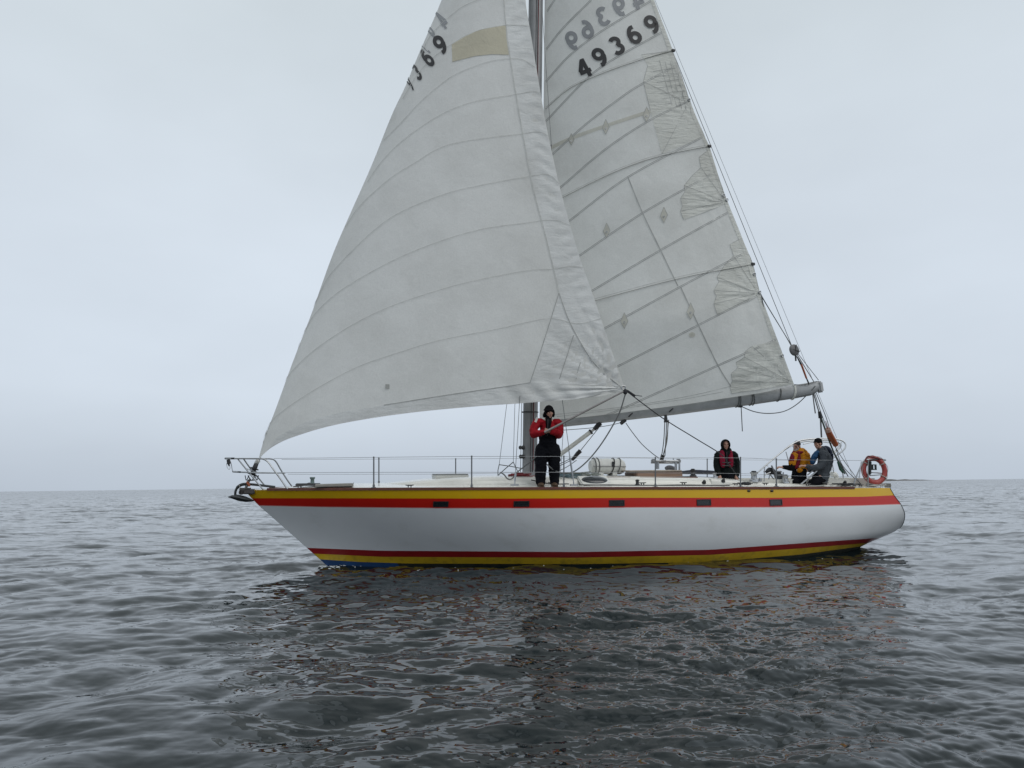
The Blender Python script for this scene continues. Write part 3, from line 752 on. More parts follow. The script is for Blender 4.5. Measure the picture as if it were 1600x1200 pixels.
# genoa
gl = [(403.5, 719), (414, 682), (429, 644), (457, 567), (486, 492), (519, 400), (549, 330), (580, 260), (612, 180), (632, 138), (651, 92), (690, 0), (735, -120), (785, -255), (834, -392)]
ge = [(977, 608), (953, 540), (927, 462), (905, 400), (878, 305), (854, 198), (838, 105), (829, 50), (821, 0), (816, -80), (818, -180), (828, -300), (842, -392)]
gf = [(404, 720), (413, 710), (429, 697.5), (457, 684.5), (515, 667), (584, 654), (659, 644), (745, 636), (817, 631), (853, 628), (900, 624.5), (946, 618.5), (977, 609)]
def gv(u, t):
    ch = 1.8 * (1 - u) + .35 * math.sin(math.pi * u)
    cam_ = (.62 * (1 - u) + .12) * (math.sin(math.pi * t ** .62)) * (1 - .35 * (1 - u) ** 6)
    return ch * t ** .95 + cam_
def gw(x, y):
    dx, dy = x - 977, y - 607; d = math.hypot(dx, dy)
    if dx > 2 or d < 1: return 0
    an = math.atan2(-dy, -dx)
    f = math.exp(-(d / 95) ** 2) * min(1, d / 25)
    w_ = f * (.016 * math.sin(an * 34) + .012 * math.sin(an * 57 + 1) + .008 * math.sin(an * 91 + 2))
    # crease running up-left from the clew
    f2 = math.exp(-((an - .62) / .05) ** 2) * math.exp(-(d / 120) ** 2) * min(1, d / 20)
    w_ -= .045 * f2
    # slack scallops along the foot near the clew
    if y > 560 and 760 < x < 960: w_ += .018 * math.sin((x - .8 * y) * .16) * math.exp(-((y - 612) / 16) ** 2) * math.sin(math.pi * (x - 760) / 200)
    # puckers in the leech tape
    xe = lin(-y, [(-q[1], q[0]) for q in ge[:9]]) if y > 0 else 820
    if x > xe - 55 and 0 < y < 600: w_ += .006 * math.sin(y * .31 + 3 * math.sin(x * .07)) * math.exp(-((x - xe + 14) / 13) ** 2)
    return w_
G = Sail(gl, ge, gf, gv, gw)
genoa = bpy.data.objects.new('genoa', None); COL.objects.link(genoa); genoa.parent = Y; genoa['label'] = 'large white genoa ballooning from the bow past the mast'
seams_g = [
    [(412, 692), (417, 670), (437, 647), (486, 613), (558, 574), (630, 549), (687, 532), (774, 515), (857, 498), (902, 506), (953, 494)],
    [(430, 625), (447, 593), (486, 552), (544, 512), (601, 483), (659, 462), (716, 445), (774, 432), (831, 422), (863, 421), (888, 416.5), (911, 418)],
    [(455, 560), (483, 506), (500, 483), (529, 457), (572, 430), (630, 400), (700, 373), (760, 357), (820, 349), (864, 344), (891, 353)],
    [(490, 480), (513, 435), (548, 395), (590, 356), (630, 330), (700, 302), (760, 288), (827, 276), (856, 273), (874, 288)],
    [(540, 355), (565, 320), (609, 280), (645, 257), (694, 229), (759, 216), (814, 210), (840, 206), (858, 213)],
    [(575, 285), (590, 262), (612, 236), (645, 208), (694, 177), (742, 159), (804, 148.5), (835, 143), (846, 150)],
    [(600, 220), (629, 190), (661, 156), (703, 122), (742, 104), (778, 94), (814, 93), (836, 106)],
    [(630, 155), (652, 118), (677, 91), (707, 69), (742, 50), (790, 40), (829, 41)],
    [(655, 95), (672, 58), (700, 29), (733, 6), (790, -12), (824, -12)]]
for k in range(1, 7): seams_g.append([(690 + 16 * k, 8 - 58 * k), (760 + 5 * k, -50 - 62 * k + 8 * k), (822 + k, -12 - 58 * k)])
rows = [[0.0] * len(TS)] + [G.row(l, TS) for l in seams_g] + [[1.0] * len(TS)]
for k in range(1, len(rows)): rows[k] = [max(a, b) for a, b in zip(rows[k], rows[k - 1])]
tapeline = [(877, 470), (866, 425), (850, 360), (832, 290), (815, 200), (800, 110), (791, 45), (787, 0), (786, -100), (800, -250), (836, -392)]
split = []
for k in range(len(rows) - 1):
    um = (rows[k][80] + rows[k + 1][80]) / 2; best = len(TS) - 1
    for i in range(40, len(TS)):
        a = G.px(um, TS[i])
        if a[0] > lin(-a[1], [(-q[1], q[0]) for q in tapeline]): best = i; break
    split.append(best)
# panels are cut on a common column grid; the tape itself is laid over the cloth
panels(G, rows, gen_m, genoa)
def strip(S, left, right, m, parent, name, off=.003, nw=8, step=9):
    A1, B1 = dense(left), dense(right); n = int(sum(math.dist(A1[i], A1[i + 1]) for i in range(len(A1) - 1)) / step); V = []; F = []
    for i in range(n + 1):
        a, b = arclin(A1, i / n), arclin(B1, i / n)
        for j in range(nw + 1): V.append(S.at(lerp(a[0], b[0], j / nw), lerp(a[1], b[1], j / nw), off))
    for i in range(n):
        for j in range(nw): F.append((i * (nw + 1) + j, (i + 1) * (nw + 1) + j, (i + 1) * (nw + 1) + j + 1, i * (nw + 1) + j + 1))
    mb = MB(); mb.add(V, F); return build(name, mb, m, parent, None, smooth=80)
strip(G, [(828, 598), (850, 532), (873, 458), (866, 425), (850, 360), (832, 290), (815, 200), (800, 110), (791, 45), (787, 0), (787, -60), (796, -180), (815, -300), (832, -380)],
      [(970, 604), (960, 562), (926, 461), (917, 433), (895, 365), (872, 284), (852.5, 196), (837.5, 106), (828, 50), (820, 0), (816, -60), (817.5, -180), (828, -300), (839, -380)], tape_m, genoa, 'leech_tape', nw=26, step=4)
strip(G, [(432, 684), (470, 663), (530, 645), (600, 633), (680, 620), (760, 607), (828, 598), (890, 603), (965, 604)],
      [(416, 706.5), (457, 684), (515, 666.6), (584, 653.6), (659, 643.6), (745, 635.6), (817, 630.6), (890, 625), (972, 609.5)], tape_m, genoa, 'foot_tape', nw=10, step=4, off=.006)
for l in seams_g[:10]: ribbon(G, [p for p in l if p[0] > 400], .65, seam_m, genoa, off=.009)
ribbon(G, [(873, 458), (866, 425), (850, 360), (832, 290), (815, 200), (800, 110), (791, 45), (787, 0)], 1.2, seam_m, genoa, off=.009)
for l in ([(873, 458), (850, 532), (828, 598)], [(896, 524), (885, 558), (874, 592)], [(907, 566), (903, 578), (900, 592)], [(828, 598), (790, 604), (700, 617), (600, 633)], [(873, 458), (893, 510), (930, 570), (973, 606)]):
    ribbon(G, l, 1.2, seamd_m, genoa, off=.010)
patch(G, [(707, 97), (706, 70), (726, 58), (749, 47), (790, 40), (791, 60), (795, 86), (769, 85), (742, 88)], tan_m, genoa, 'tan_repair_patch', off=.007, cuts=5)
mb = MB()
sn = bpy.data.objects.new('sail_number', None); COL.objects.link(sn); sn.parent = genoa
bpy.data.objects.remove(sn)
for ch, x, y, h, an, xs in (('9', 688, 70.5, 27, 28, .72), ('6', 668, 91, 27, 38, .55), ('3', 651, 113, 25, 30, .46), ('9', 640.5, 131, 22, 30, .26)):
    digit(G, ch, x, y, h * 1.12, an, xs * 1.15, num_m, genoa, off=.009)
for ch, x, y, h, an, xs in (('4', 691, 32, 26, 32, .5), ('9', 676, 52, 25, 40, .36), ('3', 664, 75, 22, 46, .2)):
    digit(G, ch, x, y, h * 1.1, an, xs * 1.15, numf_m, genoa, mirror=True, off=.008)
mb = MB(); a_ = G.at(605.5, 604, .008); mb.box(a_, (.08, .004, .09)); build('telltale_patch', mb, mat('faint_mark', (0.36, .37, .35), .8), genoa)
mb = MB(); cl = G.at(974, 606); mb.tube([cl + Vector((math.cos(t) * .045, -.01, math.sin(t) * .045)) for t in [2 * math.pi * k / 16 for k in range(16)]], .012, closed=True); build('clew_ring', mb, steel, genoa)
mb = MB(); mb.tube([bp(404, 719, .02), bp(400, 723, .0), bp(397.5, 727, 0)], [.05, .035, .02], 10); build('tack_webbing', mb, gen_m, genoa)

# mainsail
ml = [(843, 659), (846, 420), (849, 200), (851, 0), (852, -220), (852, -432)]
me_ = [(1241, 601.5), (1228, 566), (1215, 531), (1201, 494), (1188, 458), (1177, 414), (1169, 395), (1154, 357), (1139, 320), (1122, 274), (1109, 230), (1100, 211), (1078, 158), (1051, 78), (1022, 0), (984, -100), (935, -230), (890, -350), (857, -432)]
mf = [(843, 659), (879, 655), (950, 647.5), (1025, 638), (1080, 630.5), (1135, 622), (1190, 613.5), (1241, 601.5)]
def mv(u, t):
    ch = BV * (1 - u) * (1 + .25 * u)
    return ch * t + .09 * (1 - u) + (.5 * (1 - u) + .1) * math.sin(math.pi * t ** .8) * min(1, u * 7 + .12)
def mw_(x, y):
    w_ = 0
    for cx, cy, s, a0 in ((1241, 598, 80, 1), (1185, 461, 52, .7), (1130, 322, 48, .7), (1076, 160, 50, .7)):
        dx, dy = x - cx, y - cy; d = math.hypot(dx, dy)
        if d > 1 and dx < 6:
            an = math.atan2(-dy, -dx); w_ += a0 * math.exp(-(d / s) ** 2) * min(1, d / 20) * (.012 * math.sin(an * 17) + .009 * math.sin(an * 31 + 1) + .006 * math.sin(an * 53))
    if y > 470 and x > 1050: w_ += .008 * math.sin((y + .25 * x) * .24) * math.exp(-((x - 1150) / 60) ** 2) * math.exp(-((y - 560) / 60) ** 2)
    return w_
S_ = Sail(ml, me_, mf, mv, mw_)
mains = bpy.data.objects.new('mainsail', None); COL.objects.link(mains); mains.parent = Y; mains['label'] = 'white mainsail with patched leech set on the boom'
TS2 = [k / 100 for k in range(101)]
seams_m = [
    [(800, 700), (975.5, 637), (1124, 570), (1215, 530)],
    [(800, 640), (970, 570), (1118.5, 494), (1190, 459)],
    [(800, 570), (945, 513), (1069, 445), (1167, 393)],
    [(800, 530), (924.5, 455), (1032, 391), (1140, 330)],
    [(800, 470), (905, 400), (1004, 333), (1117, 270)],
    [(800, 420), (850, 375), (891.5, 344), (979.5, 278), (1099, 214)],
    [(800, 375), (840, 325), (875, 294), (944, 235), (1010, 191), (1077, 158)],
    [(820, 290), (845, 260), (864, 241), (916, 194), (974, 150), (1002, 132), (1061, 101)],
    [(820, 225), (853, 190), (908, 132), (950, 98), (1038, 49)],
    [(820, 165), (851, 130), (889, 88), (937, 51), (1019, 0)],
    [(820, 110), (853, 78), (880, 44), (924, 0), (1000, -50)],
    [(820, 50), (853, 18), (870, -5), (900, -40), (980, -110)]]
for k in range(1, 6): seams_m.append([(820, 50 - 62 * k), (853, 10 - 62 * k), (900, -45 - 62 * k), (980, -110 - 62 * k)])
rows = [[0.0] * len(TS2)] + [S_.row(l, TS2) for l in seams_m] + [[1.0] * len(TS2)]
for k in range(1, len(rows)): rows[k] = [max(a, b) for a, b in zip(rows[k], rows[k - 1])]
panels(S_, rows, main_m, mains, ts=TS2)
def clipl(l):
    out = []
    for x, y in l: out.append((x, y))
    return out
ml_s = [
    [(948, 648), (975.5, 637), (1124, 570), (1214, 530)],
    [(952, 578), (970, 570), (1118.5, 494), (1188, 460)],
    [(935, 518), (945, 513), (1069, 445), (1166, 394)],
    [(915, 461), (924.5, 455), (1032, 391), (1139, 331)],
    [(896, 406), (905, 400), (1004, 333), (1116, 270)],
    [(880, 352), (891.5, 344), (979.5, 278), (1098, 214)],
    [(868, 300), (875, 294), (944, 235), (1010, 191), (1076, 158)],
    [(853, 252), (864, 241), (916, 194), (974, 150), (1002, 132), (1060, 101)],
    [(853, 190), (908, 132), (950, 98), (1037, 49)],
    [(853, 128), (889, 88), (937, 51), (1018, 1)],
    [(854, 77), (880, 44), (924, 0)], [(855, 18), (870, -5)]]
for l in ml_s:
    for d in (-1.0, 1.0): ribbon(S_, [(x + d * .4, y + d * .9) for x, y in l], .95, seamd_m, mains, off=.005, step=10)
for l in ([(865, 662 - 14), (930, 641), (1000, 632), (1080, 618), (1142, 603.5)], [(870, 651), (960, 640), (1060, 625), (1130, 612)]):
    ribbon(S_, l, .9, seam_m, mains, off=.005)
for l in ([(981, 277), (1004, 333), (1032, 391), (1059, 447)], [(1063.5, 449), (1092, 510), (1121, 570), (1142, 604)]):
    ribbon(S_, l, 1.7, seamd_m, mains, off=.006)
for l in ([(867, 315), (879, 309.5), (957, 271), (1026, 246), (1108, 229)], [(918, 473), (930, 470), (1059, 436), (1176, 413)], [(853, 171), (889, 140), (937.5, 117), (1002, 94), (1053, 79)]):
    # full-length battens: a raised pocket with the stiff batten inside
    L_ = dense(l); n = 26; C = [arclin(L_, k / n) for k in range(n + 1)]
    mb = MB(); mb.tube([S_.at(x, y, .012) for x, y in C], .011, 6, sy=.6); build('batten', mb, mat('batten_pocket', (.50, .50, .47), .7), mains)
    ribbon(S_, [(x, y - 3.2) for x, y in l], .7, seam_m, mains, off=.005)
    mb = MB(); mb.box(S_.at(*l[-1], .01), (.09, .05, .06), bev=.01); build('batten_end', mb, dsteel, mains)
# reinforcement patches
polys = [
    [(1002, 86), (1050, 80), (1063, 115), (1078, 158), (1100, 211), (1100, 214), (1034, 241), (1016, 173), (1005, 128), (1012, 102)],
    [(1106, 235), (1092, 246), (1095, 262), (1080, 276), (1069, 290), (1070, 300), (1063, 310), (1066, 322), (1063, 330), (1068, 344), (1136, 318), (1122, 274)],
    [(1159, 372), (1140, 382), (1146, 400), (1133, 413), (1120, 433), (1123, 440), (1115, 454), (1119, 463), (1115, 475), (1121, 493), (1187, 461), (1178, 420), (1170, 396)],
    [(1213, 532), (1175, 541), (1164, 549), (1163, 558), (1150, 566), (1152, 575), (1142, 584), (1144, 595), (1140, 604), (1143, 615), (1190, 608), (1238, 600)]]
for k, pl_ in enumerate(polys): patch(S_, pl_, rein_m, mains, 'leech_patch', off=.0045, cuts=11)
fans = [((1076, 160), polys[0][6:10]), ((1134, 316), polys[1][2:10]), ((1184, 458), polys[2][2:10]), ((1238, 598), polys[3][1:9])]
for c, pts in fans:
    for p in pts[::2]: ribbon(S_, [p, (lerp(p[0], c[0], .93), lerp(p[1], c[1], .93))], .55, seamd_m, mains, name='patch_stitching', off=.008)
for pl_ in polys:
    ribbon_pts = pl_
    for i in range(len(pl_) - 1):
        if pl_[i][0] < 1190 and math.dist(pl_[i], pl_[i + 1]) < 60: ribbon(S_, [pl_[i], pl_[i + 1]], .6, seamd_m, mains, name='patch_stitching', off=.008)
for k in range(7): ribbon(S_, [(1020 + 3 * k, 112 + 8.5 * k), (1058 + 3 * k, 106 + 9 * k)], .6, seamd_m, mains, name='patch_stitching', off=.008)
for k in range(5): ribbon(S_, [(1030 + 8.5 * k, 95 + 1 * k), (1050 + 7.5 * k, 165 + 3 * k)], .6, seamd_m, mains, name='patch_stitching', off=.008)
# leech tabling
strip(S_, [(1234, 600), (1208, 533), (1182, 460), (1163, 398), (1134, 324), (1104, 234), (1072, 160), (1045, 82), (1016, 0), (980, -100)], [(1240, 600), (1214, 531), (1187, 459), (1168, 396), (1138, 321), (1108, 231), (1077, 158), (1050, 78), (1021, 0), (984, -99)], rein_m, mains, 'leech_tape', off=.007, nw=2)
# reef band and reef points
ribbon(S_, [(861, 231), (893, 216), (946, 197), (1010, 176), (1036, 170)], 5.5, tan2_m, mains, name='reef_band', off=.004)
for x, y, s in ((893, 219, 8), (946.5, 199.5, 10), (1010, 180, 10), (948, 361, 10), (1037, 337, 10.5), (975.5, 502, 10.5), (1078.6, 487, 11)):
    P_ = [(x - .55 * s, y + .1 * s), (x, y - 1.25 * s), (x + .55 * s, y - .05 * s), (x, y + 1.1 * s)]
    o = patch(S_, P_, tan2_m, mains, 'reef_point', off=.009, cuts=1)
    for i in range(4): ribbon(S_, [P_[i], P_[(i + 1) % 4]], .6, seamd_m, mains, name='patch_stitching', off=.012)
    mb = MB(); c = S_.at(x, y + 2, .013); mb.tube([c + Vector((math.cos(t) * .02, 0, math.sin(t) * .02)) for t in [2 * math.pi * k / 10 for k in range(10)]], .006, 5, closed=True); build('eyelet', mb, steel, mains)
mbc = [(1081 + 5 * math.cos(t), 523 + 4 * math.sin(t)) for t in [2 * math.pi * k / 16 for k in range(16)]]
patch(S_, mbc, tan2_m, mains, 'reef_point', off=.009, cuts=0)
for x, y in ((1076, 157), (1130, 306), (1186, 457), (1222, 556), (1178, 429), (1135, 313)):
    mb = MB(); c = S_.at(x, y, .015); mb.tube([c + Vector((math.cos(t) * .03, 0, math.sin(t) * .03)) for t in [2 * math.pi * k / 12 for k in range(12)]], .010, 6, closed=True); build('eyelet', mb, steel, mains)
for ch, x, y in (('4', 913, 107), ('9', 937, 90), ('3', 963.5, 72), ('6', 990, 55), ('9', 1018, 39)):
    digit(S_, ch, x, y, 30, 22, .98, num_m, mains, shear=-.1, off=.012)
for ch, x, y in (('9', 894.5, 64), ('6', 917, 46), ('3', 942, 26), ('9', 968, 11), ('4', 995, 0)):
    digit(S_, ch, x, y, 30, 20, .95, numf_m, mains, mirror=True, off=.008)
# reef lines hanging down the leech corner
for a1, b1, m in (((1181, 437, 1.75), (1172, 612, 1.62), ropeg), ((1190, 462, 1.9), (1215, 608, 1.86), ropeg)):
    rope('reef_line', [a1, b1], .010, m, sm=False)
rope('reef_line', [(1190, 463, 1.86), (1200, 480, 1.9), (1240, 545, 2.0), (1272, 597, 2.02)], .009, ropeg, sm=True)
rope('reef_line', [(1188, 458, 1.86), (1198, 476, 1.9), (1236, 540, 2.0), (1264, 598, 2.02)], .008, ropeg, sm=True)
rope('outhaul_line', [(1241, 601, 1.88), (1255, 601, 1.95), (1277, 596, 2.05)], .009, ropeg)

# topping lift with reflector
rope('topping_lift', [V4(MTOP), V4(bp(1237, 540, 2.0)), V4(bp(1279, 594, 2.02))], .007, wire, sm=False)
T = Thing('radar_reflector', 'round grey disc reflector hanging on the lines above the boom end', 'radar reflector', bp(1241, 557, 2.06))
c = bp(1241, 547, 2.07); mb = MB()
for k in range(12):
    pass
mb.lathe([(.002, -.035), (.10, -.033), (.127, -.015), (.127, .015), (.10, .033), (.002, .035)], c, Vector((.15, -1, .1)).normalized(), 28); dsc = T.part('disc', mb, mat('reflector_grey', (.12, .12, .125), .5, .2))
mb = MB(); mb.box(c + Vector((0, -.036, -.005)), (.235, .014, .014), Matrix.Rotation(R(12), 3, 'Y')); mb.box(c + Vector((.01, -.036, 0)), (.014, .014, .235), Matrix.Rotation(R(12), 3, 'Y')); T.part('cross_bar', mb, mat('bar_dark', (.05, .05, .05), .5))
mb = MB(); mb.tube([bp(1243, 556, 2.05), bp(1243.5, 564, 2.05)], .018, 8); T.part('shackle', mb, dsteel)
T = Thing('shock_cord_snubber', 'thin orange tube on the line between grey disc and boom end', 'snubber', bp(1260, 590, 2.03))
mb = MB(); mb.tube([bp(1252, 569, 2.05), bp(1260, 591, 2.03)], [.022, .020], 10); T.part('sleeve', mb, orange)
mb = MB(); mb.tube([bp(1245, 557, 2.05), bp(1252, 569, 2.05)], [.012, .018], 8); mb.tube([bp(1260, 591, 2.03), bp(1264, 601, 2.02)], .012, 8); T.part('cord', mb, roped)

# ------------------------------------------------------------------ running rigging
clew = (976, 609, 1.84)
rope('genoa_sheet', [clew, (988, 618, 1.84), (1035, 653, 1.8), (1085, 684, 1.7), (1127, 710, 1.6), (1137, 723, 1.55), (1155, 748, 1.45)], .011, roped, label='dark taut sheet from genoa clew to cockpit')
mb = MB(); mb.tube([bp(980, 610, 1.84), bp(992, 619, 1.84)], [.018, .03], 8); build('sheet_knot', mb, roped, Y)
mb = MB(); mb.tube([bp(988, 617, 1.84), bp(1003, 619, 1.84)], .008, 6); build('sheet_knot', mb, roped, Y)
rope('lazy_sheet', [(977, 616, 1.84), (969, 642, 1.84), (958, 664, 1.8), (940, 693, 1.75), (920, 718, 1.7), (900, 735, 1.65), (886, 739, 1.62), (870, 737, 1.62), (856, 727, 1.6), (846, 717, 1.58), (838, 714, 1.55), (830, 721, 1.5), (818, 730, 1.4), (808, 738, 1.3), (800, 748, 1.2), (793, 748, 1.2), (788, 742, 1.25), (782, 738, 1.3)], .014, ropeg, label='slack grey sheet sagging across the side deck', seg=9)
mb = MB(); mb.ell(bp(977, 612, 1.84), (.05, .04, .06)); build('sheet_knot', mb, roped, Y)
rope('main_sheet', [(1042, 655, 1.0), (1039, 712, .25)], .010, ropeg, sm=False)
rope('main_sheet', [(1039, 655, 1.0), (1037, 690, .55), (1033, 717, .2)], .010, ropeg)
rope('main_sheet', [(1044, 657, 1.0), (1042, 690, .55), (1035, 716, .2)], .010, ropeg)
rope('main_sheet', [(1045, 656, 1.0), (1041, 690, .55), (1036, 712, .22)], .009, ropew)
mb = MB(); mb.tube([bp(1040, 648, 1.0), bp(1040.5, 660, 1.0)], [.03, .05], 8); build('sheet_block', mb, blackp, Y)
mb = MB(); mb.tube([bp(1036, 711, .22), bp(1033, 720, .2)], [.05, .04], 8); build('sheet_block', mb, blackp, Y)
rope('boom_guy', [(868, 673, .2), (920, 669, .4), (950, 665, .5), (972, 660, .62)], .008, ropeg)
mb = MB(); mb.tube([bp(970, 662, .62), bp(977, 656, .62)], [.04, .045], 8); mb.tube([bp(976, 656, .62), bp(981, 646, .63)], .015, 6); build('sheet_block', mb, blackp, Y)
rope('boom_guy', [(978, 661, .6), (987, 674, .5), (1003, 694, .3), (1020, 709, .2), (1030, 716, .2)], .009, ropeg)
rope('boom_guy_tail', [(1158, 634, 1.44), (1159, 655, 1.44), (1160, 674, 1.45)], .010, ropeg)
rope('boom_guy_tail', [(1158, 635, 1.44), (1178, 643, 1.5), (1200, 646, 1.6), (1224, 643, 1.7), (1244, 632.5, 1.82), (1262, 616, 1.93), (1274, 603, 2.1)], .011, ropeg, seg=8)
mb = MB(); mb.ell(bp(1157, 635, 1.44), (.05, .04, .03)); build('sheet_knot', mb, roped, Y)
# tackles from the boom end down to the quarter
for pts, r, m in ((((1271, 614, 2.0), (1281, 648, 1.8), (1300, 700, 1.35), (1325, 744, 1.0)), .013, ropeg), (((1273, 614, 2.0), (1284, 648, 1.8), (1306, 700, 1.35), (1346, 758, .9)), .009, steel),
                  (((1275, 613, 2.0), (1290, 650, 1.8), (1296, 670, 1.7)), .009, ropeg), (((1304, 694, 1.5), (1317, 728, 1.2), (1347, 758, .95)), .009, ropeg),
                  (((1270, 616, 2.0), (1272, 632, 2.0), (1274, 646, 2.0)), .013, ropeg), (((1282, 652, 1.8), (1283.5, 683, 1.5)), .018, mastm), (((1283, 653, 1.8), (1302, 705, 1.3), (1320, 740, 1.05)), .02, mat('green_grey_rope', (.12, .15, .13), .9, var=.3, nscale=60))):
    rope('backstay_tackle', pts, r, m, sm=len(pts) > 2)
mb = MB(); mb.tube([bp(1280, 643, 1.82), bp(1282, 653, 1.8)], [.03, .045], 8); mb.tube([bp(1281, 648, 1.8), bp(1284, 653, 1.8)], .02, 8); build('tackle_block', mb, blackp, Y)
mb = MB(); mb.tube([bp(1309, 722, 1.25), bp(1313, 733, 1.15), bp(1317, 738, 1.1)], [.02, .03, .025], 8); build('tackle_block', mb, mat('green_rope', (.03, .10, .07), .8), Y)
rope('radio_backstay', [V4(MTOP), V4(bp(1338, 758, .0))], .004, wire, sm=False)
T = Thing('danbuoy_case', 'orange tube with pale cap leaning on the stern lines', 'float', bp(1307, 692, 1.5))
mb = MB(); mb.tube([bp(1294, 672, 1.65), bp(1296, 678, 1.6), bp(1306, 695, 1.45)], [.06, .068, .062], 12); T.part('tube', mb, orange)
mb = MB(); mb.tube([bp(1293.2, 670, 1.66), bp(1294.6, 674.5, 1.64)], .063, 12); T.part('cap', mb, mat('faded_cap', (.48, .30, .24), .6))
mb = MB(); mb.tube([bp(1290, 658, 1.7), bp(1294, 671, 1.66)], [.008, .014], 6); T.part('line', mb, roper)

# ------------------------------------------------------------------ stanchions, lifelines, pulpit, pushpit
def stan(px, yt, yb_, v):
    mb = MB(); a_, b_ = bp(px, yb_, v), bp(px, yt, v); b2 = bp(px, yt, v)
    mb.cyl(a_, b2, .0145, n=8); mb.ell(b2, (.018, .018, .02), n=8, m=6); mb.cyl(a_, a_ + Vector((0, 0, .06)), .024, n=8); mb.box(a_ + Vector((0, 0, .005)), (.09, .06, .012)); build('stanchion', mb, mat('stanchion_metal', (.20, .205, .21), .35, .8), Y)
def vd(px, s=1):
    a = min(AS, key=lambda a: abs(proj((xw(a)[0], -s * bs(a), xw(a)[1]))[0] - px)); return s * (bs(a) - .05)
for px, yt, yb_ in ((584, 714.5, 762), (737, 713, 762), (881, 713, 761.5), (1024, 715, 761), (1157, 715, 761), (1213, 717, 760.5)): stan(px, yt, yb_, vd(px))
for px, yt, yb_ in ((592, 716, 756), (712, 717, 748), (1105, 717.5, 750)): stan(px, yt, yb_, vd(px, -1))
def life(pts, s, r=.0045):
    rope('lifeline', [(x, y, vd(x, s)) for x, y in pts], r, mat('lifeline_wire', (.30, .31, .32), .35, .7), seg=4)
life([(428, 716.3), (500, 715.6), (584, 714.6), (660, 713.8), (737, 713.2), (881, 713.4), (1024, 715.2), (1157, 715.5), (1213, 717.8), (1280, 719), (1346, 719.5)], 1)
life([(447, 738.5), (584, 738), (737, 737.8), (881, 738), (1024, 739), (1157, 740), (1213, 742.5), (1280, 744.5), (1340, 745)], 1)
life([(440, 718), (592, 717.3), (712, 717), (881, 716), (1000, 715.8), (1105, 717.5), (1200, 719), (1345, 719.5)], -1)
life([(450, 741), (592, 741), (712, 740.5), (881, 738), (1105, 741), (1200, 744), (1345, 745)], -1)
pulpit = bpy.data.objects.new('bow_pulpit', None); COL.objects.link(pulpit); pulpit.parent = Y; pulpit['label'] = 'steel tube bow rail around the stem'
def sub_tube(par, name, pts, r, m, seg=6, sm=True):
    P = [bp(*p) for p in pts]; mb = MB(); mb.tube(crv(P, seg) if sm and len(P) > 2 else P, r, 8); return build(name, mb, m, par)
sub_tube(pulpit, 'top_rail', [(449, 764, .62), (438, 748, .6), (427, 733, .57), (419, 722, .53), (412, 717.5, .5), (404, 716.6, .45), (380, 716.5, .3), (358, 716.4, .12), (352, 716.3, 0), (360, 716.4, -.12), (384, 716.6, -.3), (412, 716.8, -.45), (424, 717.2, -.5), (431, 721, -.54), (440, 736, -.58), (449, 750, -.62), (457, 761, -.66)], .0155, steel)
sub_tube(pulpit, 'upright', [(372, 717.5, .22), (391, 741, .3), (411, 765, .38)], .0145, steel, sm=False)
sub_tube(pulpit, 'upright', [(381, 717.5, -.22), (392, 733, -.27), (415, 760, -.35)], .0145, steel, sm=False)
sub_tube(pulpit, 'mid_rail', [(446, 739, .58), (420, 739, .5), (400, 738.8, .4), (380, 738, .25), (364, 737, .06), (380, 737.5, -.2), (410, 738.5, -.4), (440, 739, -.55)], .0125, steel)
sub_tube(pulpit, 'upright', [(358.5, 717, 0.06), (361, 724, .06), (363.5, 737, .06)], .008, steel)
mb = MB(); mb.cyl(bp(356.5, 718, .1), bp(357.5, 725, .1), .032, .034, n=12); mb.cyl(bp(357.5, 725, .1), bp(358, 728.5, .1), .022, .01, n=12)
T = Thing('navigation_light', 'small dark lamp hanging from the tip of the bow rail', 'lamp', bp(357, 722, .1)); T.part('housing', mb, [blackp][0])
mb = MB(); mb.tube(crv([bp(354, 724, .1), bp(355, 730, .1), bp(358, 733.5, .1), bp(359.5, 731, .1), bp(358.5, 726, .1)], 5), .005, 5); T.part('cable', mb, steel)
mb = MB(); mb.cyl(bp(352, 716.3, .03), bp(366, 716.3, .2), .02, n=8); build('grip_tape', mb, blackp, pulpit)
mb = MB(); mb.cyl(bp(364, 737, .07), bp(376, 737.6, .22), .017, n=8); build('grip_tape', mb, blackp, pulpit)
# furler, bow fitting
furl = bpy.data.objects.new('headsail_furler', None); COL.objects.link(furl); furl.parent = Y; furl['label'] = 'black furling drum at the foot of the forestay'
mb = MB(); axf = (bp(404, 719, 0) - bp(391, 752, 0)).normalized()
mb.lathe([(.02, 0), (.11, .01), (.12, .025), (.05, .04), (.045, .12), (.085, .13), (.09, .15), (.05, .16), (.045, .24), (.03, .26)], bp(393.5, 742.5, 0), axf, 20); build('drum', mb, blackp, furl)
mb = MB(); mb.lathe([(.05, 0), (.15, .005), (.15, .018), (.04, .03)], bp(394.5, 736.5, 0), axf, 20); build('drum_plate', mb, steel, furl)
mb = MB()
for k in range(6):
    t = k * math.pi / 3; c = bp(393.5, 743, 0); mb.tube([c + Vector((math.cos(t) * .13, math.sin(t) * .13, 0)), c + Vector((math.cos(t + .5) * .12, math.sin(t + .5) * .12, -.09)), c + Vector((0, 0, -.1))], .010, 6)
build('line_cage', mb, blackp, furl)
mb = MB(); mb.tube([bp(391, 748, 0), bp(388, 753, 0), bp(384, 763, 0), bp(378, 771, 0)], [.022, .03, .028, .03], 10); build('tack_fitting', mb, mat('grey_fitting', (.28, .27, .25), .5, .3), furl)
mb = MB(); mb.tube([bp(386, 752.5, .05), bp(388, 756, .06), bp(390, 760, .06)], [.03, .055, .03], 10, sy=.5); build('orange_tag', mb, orange, furl)
